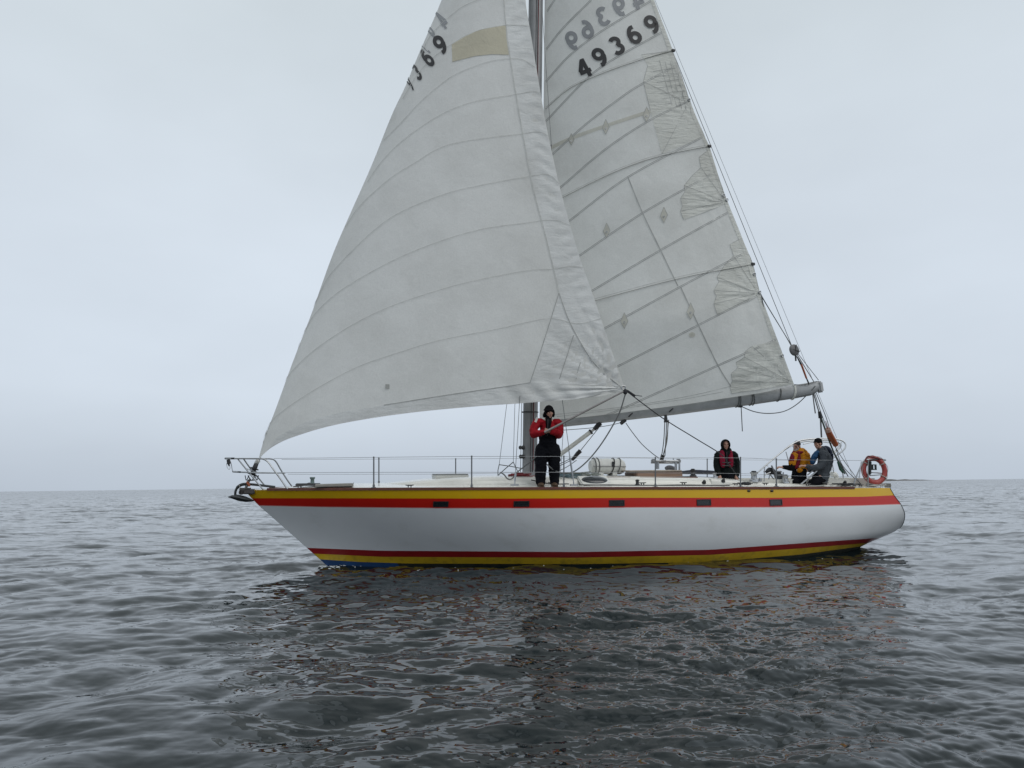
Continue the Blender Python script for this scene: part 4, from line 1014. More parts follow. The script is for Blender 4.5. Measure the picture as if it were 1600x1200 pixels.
mb = MB(); mb.box(bp(390, 768, 0), (.22, .3, .1), bev=.02); mb.cyl(bp(378, 769, 0) + Vector((0, -.13, 0)), bp(378, 769, 0) + Vector((0, .13, 0)), .05, n=14); mb.box(bp(383, 767, 0) + Vector((0, -.12, 0)), (.2, .02, .12)); mb.box(bp(383, 767, 0) + Vector((0, .12, 0)), (.2, .02, .12)); build('bow_roller', mb, mat('weathered_steel', (.10, .09, .085), .5, .5), Y)
T = Thing('anchor', 'dark grey plough anchor stowed over the bow roller', 'anchor', bp(374, 778, 0))
mb = MB(); mb.tube(crv([bp(369.5, 777, 0), bp(367.5, 771, 0), bp(370, 763, 0), bp(376, 758, 0), (bp(384, 756.5, 0)), bp(400, 757.5, 0), bp(430, 761, 0)], 6), [.035] * 13 + [.045] * 12 + [.035] * 12, 8, sy=.7); sh = T.part('shank', mb, mat('anchor_iron', (.045, .05, .052), .6, .3))
mb = MB(); rg = []
for t, x, y, hh, ww in ((0, 356, 775.5, .004, .004), (.2, 362, 775, .03, .07), (.45, 372, 776, .055, .14), (.7, 384, 778.5, .05, .17), (.9, 393, 780.5, .025, .12), (1, 397, 781.5, .005, .03)):
    c = bp(x, y + 1, 0); rg.append([c + Vector((0, math.cos(q) * ww, math.sin(q) * hh * (1 if math.sin(q) > 0 else 1.3))) for q in [2 * math.pi * k / 12 for k in range(12)]])
mb.loft(rg, closed=True); T.part('fluke', mb, MATS['anchor_iron'])
mb = MB(); mb.cyl(bp(373, 757.5, .04), bp(377, 764, .04), .007, n=5); T.part('lashing', mb, ropew)
# foredeck fittings
def thing_box(): pass
T = Thing('anchor_windlass', 'small grey green windlass drum on the foredeck', 'windlass', bp(488, 757, .35))
c = bp(488, 757, .35); mb = MB(); mb.box(c + Vector((-.08, 0, .0)), (.5, .2, .05), bev=.015); T.part('base', mb, mat('windlass_base', (.06, .06, .062), .6))
mb = MB(); mb.lathe([(.045, .02), (.04, .05), (.036, .1), (.05, .12), (.055, .135), (.05, .15)], c, n=16); T.part('drum', mb, mat('windlass_green', (.16, .22, .21), .5, .2))
mb = MB(); mb.tube([bp(458, 760.5, .45), bp(472, 758.5, .42), bp(484, 755, .38)], [.012, .02, .02], 6); T.part('handle', mb, dsteel)
T = Thing('foredeck_hatch', 'low flat grey hatch on the foredeck behind the windlass', 'hatch', bp(520, 761, .6))
a_, b_ = bp(493, 757.5, .6), bp(551, 758.5, .75); mb = MB(); c = (a_ + b_) / 2; mb.box(c, ((b_ - a_).length, .5, .055), Matrix.Rotation(R(-1), 3, 'Y'), bev=.012); T.part('lid', mb, mat('weathered_grey', (.28, .27, .24), .6, var=.15, dirt=((.15, .14, .12), .48, .5)))
mb = MB(); mb.tube([bp(550, 761, .5), bp(552.5, 754, .5)], .012, 6); T.part('hinge', mb, steel)
T = Thing('deck_locker', 'white raised box with grey lid on the cabin front', 'deck box', bp(702, 752, .1))
a_, b_ = bp(677, 746, .1), bp(729, 745, .1); c = (a_ + b_) / 2; Lx = (b_ - a_).length
mb = MB(); mb.loft([[c + Vector((sx * Lx / 2 * k, sy * .27 * k, z)) for sx, sy in ((-1, -1), (1, -1), (1, 1), (-1, 1))] for k, z in ((.84, -.16), (.93, -.06), (.99, .02), (1, .045))], closed=True); T.part('body', mb, gelw)
mb = MB(); mb.box(c + Vector((0, 0, .06)), (Lx * .98, .54, .03), bev=.01); T.part('lid', mb, mat('grey_lid', (.30, .31, .31), .5))
mb = MB(); mb.box(c + Vector((-Lx * .32, -.27, -.03)), (.07, .03, .025)); T.part('latch', mb, dsteel)

# deck hatch beside the mast on the cabin side
T = Thing('side_hatch', 'dark domed hatch in a white frame on the cabin edge', 'hatch', bp(929, 754, 1.3))
c = bp(929, 750, 1.25); rt = Matrix.Rotation(R(28), 3, 'X')
mb = MB(); mb.box(c + Vector((0, 0, -.03)), (.68, .42, .06), rt, bev=.025); T.part('frame', mb, gelw)
mb = MB(); mb.ell(c + rt @ Vector((0, 0, .0)), (.29, .16, .055), rt, n=24); T.part('lens', mb, glass)
T = Thing('life_raft_canister', 'white ribbed plastic life raft barrel strapped on the cabin top', 'life raft', bp(948, 742, .1))
a_, b_ = bp(922, 728.5, .1), bp(974.5, 729, .1); mb = MB(); n = 17; dd = b_ - a_
prof = []
for k in range(n + 1):
    t = k / n; r = .175 * (1 - max(0, (abs(t - .5) - .36) / .14) ** 2.2 * .3) * (1 + (.035 if k in (2, 3, 14, 15, 8, 9) else 0)); prof.append((r, t * dd.length))
mb.lathe([(.02, 0)] + prof + [(.02, dd.length)], a_, dd.normalized(), 24); T.part('shell', mb, gelw)
mb = MB(); mb.tube([a_ + dd * .0 + Vector((.02, -.178, 0)), a_ + dd + Vector((-.02, -.178, 0))], .012, 6); T.part('seam_flange', mb, mat('grey_gasket', (.30, .30, .29), .6))
for t in (.1, .2, .62, .8):
    mb = MB(); c = a_ + dd * t; mb.tube([c + Vector((.05 * math.sin(q) if t > .5 else 0, math.cos(q) * .19, math.sin(q) * .19)) for q in [2 * math.pi * k / 20 for k in range(20)]], .012, 5, closed=True); T.part('strap', mb, ropeg if t != .62 else blackp)
for dx in (.15, .55):
    mb = MB(); mb.box(a_ + dd * (dx + .1) + Vector((0, 0, -.17)), (.1, .36, .08)); T.part('cradle', mb, gelw)
mb = MB(); mb.box(a_ + dd * .6 + Vector((0, -.19, .05)), (.06, .03, .12)); T.part('label_plate', mb, blackp)
T = Thing('companionway_slide', 'long brown wooden sliding hatch box on the cabin top', 'hatch', bp(1020, 745, .3))
a_, b_ = bp(985, 741.5, .35), bp(1056, 741.5, .35); c = (a_ + b_) / 2; mb = MB(); mb.box(c, ((b_ - a_).length, .7, .14), bev=.02); T.part('box', mb, wood)
mb = MB(); mb.box(c + Vector((-.1, 0, .085)), ((b_ - a_).length + .15, .74, .03), bev=.01); T.part('lid', mb, mat('worn_cream_lid', (.42, .36, .30), .6, var=.15))
T = Thing('traveller_arch', 'grey metal mainsheet arch bridging the cabin top', 'mainsheet arch', bp(1040, 748, .3))
a_, b_ = bp(1020, 721.5, .3), bp(1063, 722, .3)
mb = MB(); mb.cyl(a_ + Vector((0, 0, .02)), b_ + Vector((0, 0, .02)), .03, n=10); mb.cyl(a_ + Vector((0, .1, -.02)), b_ + Vector((0, .1, -.02)), .02, n=8); T.part('track_beam', mb, steel)
for px, yb_ in ((1024.5, 733), (1028, 733), (1056, 744), (1061.5, 750)):
    mb = MB(); mb.cyl(bp(px, 722, .3), bp(px, yb_, .3), .03 if px in (1028, 1056) else .022, n=10); T.part('post', mb, steel)
for px in (1021, 1060):
    mb = MB(); mb.box(bp(px, 720.5, .27), (.09, .12, .1), bev=.02); T.part('end_sheave', mb, mastm)
mb = MB(); mb.box(bp(1035, 720.5, .26), (.14, .14, .06), bev=.015); T.part('car', mb, mastm)
mb = MB(); mb.tube([bp(1052, 716, .3), bp(1052, 724, .3)], .012, 6); T.part('pin', mb, steel)
def cloth_lump(name, label, cat, pts, r, m, sy=.6, base=None):
    P = [bp(*p) for p in pts]; T = Thing(name, label, cat, min(P, key=lambda p: p.z)); mb = MB(); C = crv(P, 6)
    mb.tube(C, [r * (.55 + .45 * math.sin(math.pi * (i + .5) / len(C)) ** .5) * (1 + .12 * mnoise.noise(c * 9)) for i, c in enumerate(C)], 10, sy=sy); T.part('cover', mb, m); return T
navy = mat('navy_canvas', (.03, .035, .05), .85, var=.2, nscale=10, bump=.01, bscale=15)
cloth_lump('folded_awning', 'dark folded canvas roll lying across the cabin top', 'folded canvas', [(1062, 738.5, -.3), (1085, 737.5, -.3), (1105, 738, -.3), (1122, 738.5, -.3)], .09, navy)
cloth_lump('sail_bag', 'small dark rounded bag against the arch on the cabin', 'bag', [(1040, 732, -.5), (1046, 730.5, -.5), (1054, 732, -.5)], .07, mat('grey_canvas', (.12, .12, .13), .85), sy=.8)
# winches
def winch(name, label, px, py, v, s=1.0, m=steel):
    T = Thing(name, label, 'winch', bp(px, py, v), 'winches on the deck'); c = bp(px, py, v)
    mb = MB(); mb.lathe([(.085 * s, 0), (.08 * s, .04 * s), (.055 * s, .06 * s)], c, n=20); T.part('base', mb, m)
    mb = MB(); mb.lathe([(.055 * s, .06 * s), (.048 * s, .1 * s), (.05 * s, .14 * s), (.07 * s, .165 * s), (.07 * s, .175 * s)], c, n=20); T.part('drum', mb, m)
    mb = MB(); mb.lathe([(.045 * s, .175 * s), (.045 * s, .195 * s), (.02 * s, .2 * s)], c, n=16); T.part('cap', mb, dsteel); return T
w1 = winch('winch', 'large bright winch on the near coaming under the steel hoop', 1178.5, 753, 1.1, 1.25)
w2 = winch('winch', 'dark winch on the cabin top beside the folded canvas', 1083, 745.5, .8, .95, dsteel)
w3 = winch('winch', 'small steel winch on the cabin top near the hooded person', 1117, 747.5, .9, .7)
w4 = winch('winch', 'small black winch low on the deck edge below the arch', 996, 759, 1.75, .65, dsteel)
w5 = winch('winch', 'winch in the cockpit left of the steering wheel', 1228, 755, 1.0, 1.0)
# coiled lines
def coil(name, label, cen, m, n=7, R0=.16, r=.012, fl=.35, spread=(0.3, .15), seed=1):
    rs = random.Random(seed); c = bp(*cen); T = Thing(name, label, 'rope', c); mb = MB()
    for k in range(n):
        cc = c + Vector((rs.uniform(-spread[0], spread[0]), rs.uniform(-spread[1], spread[1]), .015 + .012 * k * .6)); R1 = R0 * rs.uniform(.7, 1.15); ph = rs.uniform(0, 6); tl = rs.uniform(-.12, .12)
        mb.tube([cc + Vector((math.cos(t) * R1, math.sin(t) * R1 * .7, math.sin(t + ph) * R1 * tl + rs.uniform(-.004, .004))) for t in [2 * math.pi * j / 22 for j in range(22)]], r, 6, closed=True)
    T.part('coil', mb, m); return T
coil('coiled_line', 'heap of red line at the foot of the mast', (822, 745.5, .75), roper, 9, .15, .012, spread=(.25, .12), seed=2)
coil('coiled_line', 'heap of teal and grey line right of the standing man', (885, 747, .9), ropet, 9, .17, .013, spread=(.25, .12), seed=3)
coil('coiled_line', 'heap of pale grey line left of the life raft barrel', (906, 744, .6), mat('sage_rope', (.20, .22, .20), .9, var=.4, nscale=60), 10, .17, .013, spread=(.3, .12), seed=4)
coil('coiled_line', 'dark line coiled on the deck edge under the steel hoop', (1163, 758, 1.5), roped, 6, .09, .012, spread=(.08, .05), seed=5)
coil('coiled_line', 'dark loose line on the aft deck in front of the lifebuoy', (1322, 759, 1.2), roped, 6, .15, .011, spread=(.25, .08), seed=6)
coil('coiled_line', 'cream line bundled at the foot of the lifebuoy', (1366, 760, 1.05), ropew, 7, .12, .012, spread=(.2, .08), seed=8)
rope('deck_line', [(830, 750, 1.4), (860, 756, 1.5), (889, 756, 1.6)], .012, roped)
rope('genoa_track', [(905, 757.5, 1.75), (960, 758, 1.78), (1060, 758.5, 1.75), (1140, 758.5, 1.7)], .012, roped, sm=False)

# cockpit: pedestal, wheel, hoop
hoopm = mat('hoop_steel', (.46, .47, .48), .3, .8, var=.1)
T = Thing('cockpit_hoop', 'bent steel tube frame arching over the helmsmen', 'canopy frame', bp(1183, 745, .9))
def ht(pts, r=.018, name='tube', sm=True):
    P = [bp(*p) for p in pts]; mb = MB(); mb.tube(crv(P, 6) if sm and len(P) > 2 else P, r, 8); T.part(name, mb, hoopm)
ht([(1182, 740, 1.0), (1200, 724, 1.0), (1218, 709, .98), (1236, 695, .95), (1250, 688.5, .9), (1270, 685.8, .88), (1290, 685.3, .88), (1308, 686.5, .9), (1318, 690, .92), (1321.5, 696, .95), (1318, 703, .98), (1305, 713, 1.0), (1285, 729, 1.03), (1251, 757, 1.06)])
ht([(1219, 708, -.7), (1232, 699, -.75), (1246, 692.5, -.8), (1262, 689, -.85), (1290, 688, -.9), (1308, 691, -.9), (1314, 696, -.9), (1308, 704, -.9), (1297, 712, -.9)])
ht([(1255, 694, .2), (1275, 690, .15), (1300, 692.5, .1), (1309, 695, .1)], .012)
ht([(1315, 691, .7), (1306, 703, .8), (1296, 713, .85), (1262, 742, .95)], .014)
ht([(1228, 706, .5), (1234, 727, .6)], .012, 'brace', False)
ht([(1299, 716, .3), (1303, 739, .3)], .012, 'brace', False)
ht([(1288, 739, .4), (1303, 733, .3)], .012, 'brace', False)
ht([(1194, 752, .9), (1195, 729, .9), (1200, 728, .9)], .012, 'brace')
T = Thing('steering_pedestal', 'dark instrument pedestal in front of the steering wheel', 'helm pedestal', bp(1210, 757, .3))
mb = MB(); mb.box(bp(1204, 737, .35), (.16, .2, .13), bev=.02); mb.box(bp(1203, 733.5, .3), (.1, .12, .08), Matrix.Rotation(R(20), 3, 'Y'), bev=.02); mb.box(bp(1199, 737, .35), (.18, .04, .03)); T.part('instrument_pod', mb, dsteel)
mb = MB(); c = bp(1217, 752, .3); mb.lathe([(.09, -.4), (.09, 0), (.07, .05), (.095, .1), (.095, .16), (.05, .2), (.09, .22), (.06, .25)], c, n=18); T.part('compass_binnacle', mb, mat('binnacle_grey', (.16, .17, .18), .4, .3))
for a1, b1 in (((1203, 741, .4), (1199, 756, .4)), ((1203, 741, .4), (1213, 754, .4)), ((1224, 738, .4), (1222, 754, .4)), ((1195, 742, .5), (1204, 738, .5))):
    mb = MB(); mb.cyl(bp(*a1), bp(*b1), .014, n=8); T.part('guard', mb, steel)
sw = bpy.data.objects.new('steering_wheel', None); COL.objects.link(sw); sw.parent = T.e; sw['label'] = 'dark rimmed steering wheel'
c = bp(1216, 757, .35); Rw = .46; nx = Vector((.82, -.5, .28)).normalized(); e1 = nx.cross(Vector((0, 0, 1))).normalized(); e2 = e1.cross(nx).normalized()
if e2.z < 0: e2 = -e2
mb = MB(); mb.tube([c + e1 * (math.cos(t) * Rw) + e2 * (math.sin(t) * Rw) for t in [2 * math.pi * k / 48 for k in range(48)]], .017, 8, closed=True); T.sub(sw, 'rim', mb, mat('wheel_rim', (.07, .07, .075), .5))
for k in range(5):
    t = 2 * math.pi * k / 5 + .3; mb = MB(); mb.cyl(c, c + e1 * (math.cos(t) * Rw) + e2 * (math.sin(t) * Rw), .009, n=6); T.sub(sw, 'spoke', mb, steel)
mb = MB(); mb.lathe([(.05, -.04), (.06, 0), (.03, .03)], c, nx, 14); T.sub(sw, 'hub', mb, steel)
# mushroom ventilator
T = Thing('cowl_vent', 'white rounded cowl ventilator on the aft deck', 'ventilator', bp(1304, 750, 0))
mb = MB(); mb.tube(crv([bp(1306, 751, 0), bp(1306.5, 745, 0), bp(1304.5, 741.5, 0), bp(1299.5, 741, 0)], 5), [.055] * 5 + [.062] * 5 + [.068] * 5 + [.072], 14); T.part('cowl', mb, gelw)
mb = MB(); mb.lathe([(.08, 0), (.075, .03), (.06, .035)], bp(1306, 751.5, 0), n=16); T.part('base', mb, gelw)
# stern rail
push = bpy.data.objects.new('stern_pushpit', None); COL.objects.link(push); push.parent = Y; push['label'] = 'steel tube stern rail'
sub_tube(push, 'top_rail', [(1332, 763, 1.2), (1338, 745, 1.2), (1345, 728, 1.2), (1349, 720, 1.2), (1355, 718, 1.2), (1370, 717.8, 1.15), (1381, 718, 1.0), (1383.5, 719, .9), (1377, 719.6, .5), (1360, 719.5, .0), (1350, 720, -.6)], .0155, steel)
sub_tube(push, 'upright', [(1357, 718, 1.2), (1356, 764, 1.2)], .0155, mastm, sm=False)
sub_tube(push, 'mid_rail', [(1358, 738, 1.2), (1372, 739, 1.1), (1384, 740, .95)], .013, steel)
sub_tube(push, 'mid_rail', [(1359, 743, 1.0), (1372, 742, .9), (1384, 740.5, .8)], .013, steel)
sub_tube(push, 'upright', [(1346, 721, -.9), (1341, 755, -.9)], .0145, steel, sm=False)
sub_tube(push, 'upright', [(1318, 752, 0.2), (1316, 728, .2)], .0145, steel, sm=False)
mb = MB(); mb.box(bp(1387, 758.5, .9), (.04, .2, .10), bev=.01); build('stern_cleat', mb, mat('grey_fitting', (.28, .27, .25), .5, .3), push)
T = Thing('lifebuoy', 'faded red horseshoe lifebuoy hung on the stern rail', 'lifebuoy', bp(1366, 757, 1.1))
c = bp(1366, 735, 1.12); k_ = (bp(1366, 712, 1.12) - c).length; aR = k_ - .062
nrm = Vector((-.02, -1, .05)).normalized(); e1 = Vector((0, 0, 1)).cross(nrm).normalized(); e2 = nrm.cross(e1)
rg = []
for j in range(48):
    t = 2 * math.pi * j / 48; rad = e1 * math.cos(t) + e2 * math.sin(t)
    cc = c + rad * aR; rg.append([cc + rad * (math.cos(q) * .062) + nrm * (math.sin(q) * .05) for q in [2 * math.pi * i / 12 for i in range(12)]])
rg.append(rg[0]); mb = MB(); mb.loft(rg, closed=True, cap=False); T.part('ring', mb, redbuoy)
for t0 in (R(35), R(145), R(215), R(-35)):
    mb = MB(); rad = e1 * math.cos(t0) + e2 * math.sin(t0); cc = c + rad * aR; tg = e1 * -math.sin(t0) + e2 * math.cos(t0)
    mb.tube([cc + rad * (math.cos(q) * .067) + nrm * (math.sin(q) * .055) for q in [2 * math.pi * i / 14 for i in range(14)]], .012, 6, closed=True, sy=1.0); T.part('band', mb, mat('grey_band', (.40, .37, .33), .7))
mb = MB(); pts = [c + (e1 * math.cos(t) + e2 * math.sin(t)) * (aR + .06 + .012 * math.sin(8 * t)) - nrm * -.03 for t in [2 * math.pi * k / 60 for k in range(60)]]; mb.tube(pts, .006, 5, closed=True); T.part('grab_line', mb, ropew)
T = Thing('rescue_light', 'black lamp unit clipped to the stern rail in front of the lifebuoy', 'lamp', bp(1360, 740, 1.2))
mb = MB(); mb.box(bp(1359, 731, 1.2), (.07, .07, .33), Matrix.Rotation(R(6), 3, 'Y'), bev=.02); T.part('body', mb, blackp)
mb = MB(); a_ = bp(1365.5, 730, 1.2)
for dx, dz, sx, sz in ((0, .055, .11, .022), (0, -.055, .11, .022), (.045, 0, .022, .12), (-.045, 0, .022, .12)): mb.box(a_ + Vector((dx, 0, dz)), (sx, .05, sz))
T.part('bracket', mb, blackp)
T = Thing('lifebuoy_cover', 'dark red cloth strap draped over the top of the lifebuoy', 'strap', bp(1360, 714, 1.2))
mb = MB(); mb.tube(crv([bp(1352, 719, 1.22), bp(1356, 713.5, 1.22), bp(1362, 714, 1.22), (bp(1371, 716, 1.2)), bp(1379, 718, 1.1)], 5), .02, 8); T.part('cloth', mb, mat('dark_red_cloth', (.13, .03, .03), .9, var=.3))
rope('trailing_line', [(1355, 763, 1.32), (1358, 785, 1.36), (1361, 816, 1.38)], .006, roped)
rope('trailing_line', [(1357, 765, 1.33), (1359, 771, 1.34), (1363, 771.5, 1.34), (1365, 764, 1.33)], .008, roped)
# ------------------------------------------------------------------ people
def blob(T, name, mb, m, voxel=.012, smooth=4, wrinkle=0.0, par=None, label=None, seed=0):
    """melt the limbs and volumes of mb into one continuous skin"""
    me = bpy.data.meshes.new('raw'); me.from_pydata(mb.v, [], mb.f); o = bpy.data.objects.new('raw', me); COL.objects.link(o)
    r = o.modifiers.new('r', 'REMESH'); r.mode = 'VOXEL'; r.voxel_size = voxel; r.adaptivity = 0
    s = o.modifiers.new('s', 'SMOOTH'); s.iterations = smooth; s.factor = .5
    o2 = bpy.data.meshes.new_from_object(o.evaluated_get(bpy.context.evaluated_depsgraph_get()))
    bpy.data.objects.remove(o); bpy.data.meshes.remove(me)
    if wrinkle:
        n = len(o2.vertices); co = np.empty(n * 3); o2.vertices.foreach_get('co', co); no = np.empty(n * 3); o2.vertices.foreach_get('normal', no)
        co = co.reshape(-1, 3); no = no.reshape(-1, 3)
        w_ = np.array([mnoise.noise(Vector((p[0] * 9 + seed, p[1] * 9, p[2] * 16))) + .6 * mnoise.noise(Vector((p[0] * 22, p[1] * 22 + seed, p[2] * 34))) for p in co])
        co += no * (w_[:, None] * wrinkle); o2.vertices.foreach_set('co', co.ravel())
    co = np.empty(len(o2.vertices) * 3); o2.vertices.foreach_get('co', co); co = co.reshape(-1, 3) - np.array(T.b); o2.vertices.foreach_set('co', co.ravel())
    o2.materials.clear(); o2.materials.append(m); o2.shade_smooth(); o2.update(); o2.name = name
    return link(name, o2, par or T.e, label)
def head(mb, c, f, s=1.0):
    """skull, jaw, nose, brow, ears; f is the facing direction, c the skull centre"""
    f = f.normalized(); up = Vector((0, 0, 1)); sd = f.cross(up).normalized(); up = sd.cross(f).normalized()
    rot = Matrix((sd, f, up)).transposed()
    P = lambda x, y, z: c + rot @ Vector((x * s, y * s, z * s))
    mb.ell(P(0, -.012, .03), (.074 * s, .092 * s, .092 * s), rot)
    mb.ell(P(0, .022, -.045), (.056 * s, .062 * s, .062 * s), rot)
    mb.ell(P(0, .055, -.092), (.026 * s, .022 * s, .02 * s), rot, 10, 6)
    mb.tube([P(0, .088, .018), P(0, .106, -.018), P(0, .09, -.03)], [.009 * s, .015 * s, .012 * s], 8)
    mb.ell(P(0, .078, .03), (.05 * s, .014 * s, .012 * s), rot, 10, 6)
    mb.ell(P(0, .078, -.058), (.024 * s, .012 * s, .009 * s), rot, 8, 6)
    for e in (-1, 1):
        mb.ell(P(e * .076, -.012, -.008), (.01 * s, .02 * s, .032 * s), rot, 8, 6); mb.ell(P(e * .038, .062, -.015), (.022 * s, .02 * s, .02 * s), rot, 8, 6)
    return P, rot
def face(T, P, rot, s=1.0, par=None):
    for e in (-1, 1):
        mb = MB(); mb.ell(P(e * .031, .083, .012), (.011 * s, .006 * s, .006 * s), rot, 8, 6); T.part('eye', mb, mat('eye_dark', (.03, .02, .02), .2))
    mb = MB(); mb.ell(P(0, .089, -.056), (.022 * s, .005 * s, .004 * s), rot, 8, 6); T.part('mouth', mb, mat('lips', (.24, .09, .08), .5))
def hand(mb, wrist, d, palm_n, curl=.7, side=1, s=1.0):
    """palm, four unequal bent fingers and a thumb; d points along the hand, palm_n out of the palm"""
    d = d.normalized(); n_ = (palm_n - d * palm_n.dot(d)).normalized(); x = d.cross(n_)
    mb.tube([wrist - d * .04, wrist, wrist + d * .045, wrist + d * .09], [.028 * s, .026 * s, .036 * s, .036 * s], 10, sy=.55, up=n_)
    for k, (o_, l_) in enumerate(((-.027, .068), (-.009, .078), (.009, .074), (.026, .058))):
        b = wrist + d * .085 + x * o_; p = [b]; a = 0
        for j, q in enumerate((.45, .32, .23)):
            a += curl * (.9 if j else .6); p.append(p[-1] + (d * math.cos(a) + n_ * math.sin(a)) * l_ * q)
        mb.tube(p, [.0095 * s, .009 * s, .0085 * s, .007 * s], 6)
    b = wrist + d * .03 - x * side * .026
    mb.tube([b, b + (d * .6 - x * side * .6 + n_ * .3).normalized() * .036, b + (d * .8 - x * side * .2 + n_ * .8).normalized() * .068], [.013 * s, .011 * s, .009 * s], 6)
def limb(mb, pts, rad, sy=1.0, n=12, up=None):
    mb.tube(crv(pts, 5), [lin(i, [(k * 5, r) for k, r in enumerate(rad)]) for i in range((len(pts) - 1) * 5 + 1)], n, sy=sy, up=up)
    for p, r in zip(pts, rad): mb.ell(p, (r, r * (sy if sy > .8 else .9), r), n=10, m=8)

red_j = mat('red_jacket', (.25, .009, .015), .62, var=.15, nscale=9, bump=.006, bscale=14, spec=0.06)
dred = mat('dark_red_vest', (.13, .010, .02), .6, var=.15, bump=.006, bscale=14, spec=0.06)
redv = mat('crimson_vest', (.20, .012, .032), .6, var=.15, bump=.006, bscale=14, spec=0.06)
blk_t = mat('black_trousers', (.006, .0065, .009), .75, var=.3, nscale=8, bump=.006, bscale=12, spec=0.06)
blk_c = mat('black_cloth', (.007, .007, .008), .85, var=.3, nscale=10, bump=.004, bscale=20, spec=0.06)
dg_j = mat('dark_green_black_jacket', (.010, .013, .013), .8, var=.3, nscale=8, bump=.005, bscale=14, spec=0.06)
or_j = mat('mustard_jacket', (.42, .17, .012), .65, var=.15, bump=.006, bscale=14, spec=0.06)
gr_j = mat('slate_jacket', (.060, .068, .078), .7, var=.2, bump=.006, bscale=14, spec=0.06)
bl_v = mat('blue_vest', (.02, .06, .13), .6, var=.15, spec=0.06)
nv_v = mat('navy_vest', (.012, .016, .03), .6, var=.15, spec=0.06)

# --- 1 man in the red jacket, standing by the mast and holding the pole
VB = 1.5
Pq = lambda px, py, dv=0.0: bp(px, py, VB + dv)
f1 = Pq(846, 758); T = Thing('person', 'man in red jacket, black trousers and black hat standing with a grey pole', 'person', (Pq(854, 759)))
hd = Pq(858, 644.5, .06); fdir = Vector((.12, -1, -.12))
mbB = MB(); PH, rotH = head(mbB, hd, fdir, 1.02)
limb(mbB, [Pq(857, 652), Pq(856.5, 660)], [.06, .065])
shL, shR = Pq(840, 660), Pq(872, 661); elL, elR = Pq(834, 677.5, .12), Pq(873, 679, .1); hdp = Pq(854.5, 673, .34)
limb(mbB, [shL, elL, Pq(850, 675, .30)], [.055, .045, .03]); limb(mbB, [shR, elR, Pq(860, 674, .30)], [.055, .045, .03])
limb(mbB, [Pq(856.5, 660), Pq(856, 675), Pq(856, 692)], [.11, .12, .12], sy=.8)
hipL, hipR = Pq(849, 698), Pq(862.5, 698)
for h, k, a in ((hipL, Pq(846, 727, .03), Pq(845, 753)), (hipR, Pq(864.5, 727, .03), Pq(865.5, 754))): limb(mbB, [h, k, a], [.085, .06, .045])
hand(mbB, Pq(849.5, 674.5, .31), Vector((1, -.15, .1)), Vector((0, .9, .5)), .9, 1)
hand(mbB, Pq(860.5, 673.5, .31), Vector((-1, -.15, .15)), Vector((0, .9, .5)), .9, -1)
blob(T, 'body', mbB, skin, .0085, 2); face(T, PH, rotH)
mb = MB()
limb(mb, [Pq(856.5, 664), Pq(856, 670), Pq(856, 681)], [.13, .17, .165], sy=.68, up=Vector((0, 1, 0)))
mb.ell(Pq(843.5, 660), (.11, .10, .085)); mb.ell(Pq(869, 660.5), (.11, .10, .085))
limb(mb, [shL, Pq(834.5, 669, .05), elL, Pq(840, 677.5, .22), Pq(848, 675.5, .29)], [.095, .09, .088, .075, .058])
limb(mb, [shR, Pq(874, 670, .04), elR, Pq(870, 676, .2), Pq(862, 674.5, .29)], [.095, .09, .088, .075, .058])
mb.ell(Pq(856, 684), (.20, .14, .07))
blob(T, 'jacket', mb, red_j, .013, 3, .010, seed=1)
mb = MB(); limb(mb, [Pq(857.5, 652, .06), Pq(857, 661, .12), Pq(856.5, 671, .15)], [.07, .065, .04], sy=.6); blob(T, 'scarf', mb, blk_c, .011, 3, .006)
mb = MB()
limb(mb, [Pq(856, 682, .03), Pq(856, 692, .02), Pq(856, 704)], [.18, .19, .20], sy=.72, up=Vector((0, 1, 0)))
limb(mb, [Pq(847, 703), Pq(845, 727, .03), Pq(844.5, 743), Pq(844.5, 754)], [.15, .125, .115, .10]); limb(mb, [Pq(865, 703), Pq(866, 727, .03), Pq(866, 743), Pq(866.5, 755)], [.15, .125, .11, .095])
blob(T, 'trousers', mb, blk_t, .014, 3, .014, seed=4)
for px in (845, 866):
    mb = MB(); c = Pq(px, 757.5, .06); mb.ell(c, (.065, .13, .05)); mb.box(c + Vector((0, -.01, -.045)), (.12, .27, .03), bev=.012); T.part('boot', mb, mat('dark_boot', (.07, .04, .02), .7))
mb = MB(); sc_ = 1.0; mb.ell(PH(0, -.015, .055), (.092, .11, .10), rotH); mb.tube([PH(math.cos(t) * .09, math.sin(t) * .108 - .012, .045) for t in [2 * math.pi * k / 20 for k in range(20)]], .018, 8, closed=True)
for e in (-1, 1): mb.tube([PH(e * .085, .02, .04), PH(e * .098, .01, -.03), PH(e * .10, -.02, -.09)], [.02, .03, .025], 8)
mb.tube([PH(-.08, -.06, -.06), PH(0, -.1, -.07), PH(.08, -.06, -.06)], .05, 10)
bb = blob(T, 'hat', mb, blk_c, .009, 2, .004)
mb = MB(); mb.box(Pq(838, 656, .15), (.045, .012, .10), Matrix.Rotation(R(24), 3, 'Y')); T.part('sleeve_badge', mb, mat('pale_reflector', (.55, .55, .52), .5))
mb = MB(); mb.tube([Pq(856.3, 655, .17), Pq(855.8, 668, .2), Pq(855.5, 681, .19)], .008, 6); T.part('zip', mb, blackp)
T = Thing('boat_pole', 'long grey pole slanting from the standing man\'s hands to the sail corner', 'pole', bp(853, 674, 1.84))
mb = MB(); a_ = bp(850.5, 675.5, 1.84); b_ = bp(974, 612, 1.86); mb.tube([a_, lerp(a_, b_, .55), b_], [.024, .020, .016], 8); T.part('shaft', mb, mat('pole_grey', (.20, .19, .185), .45, .2))

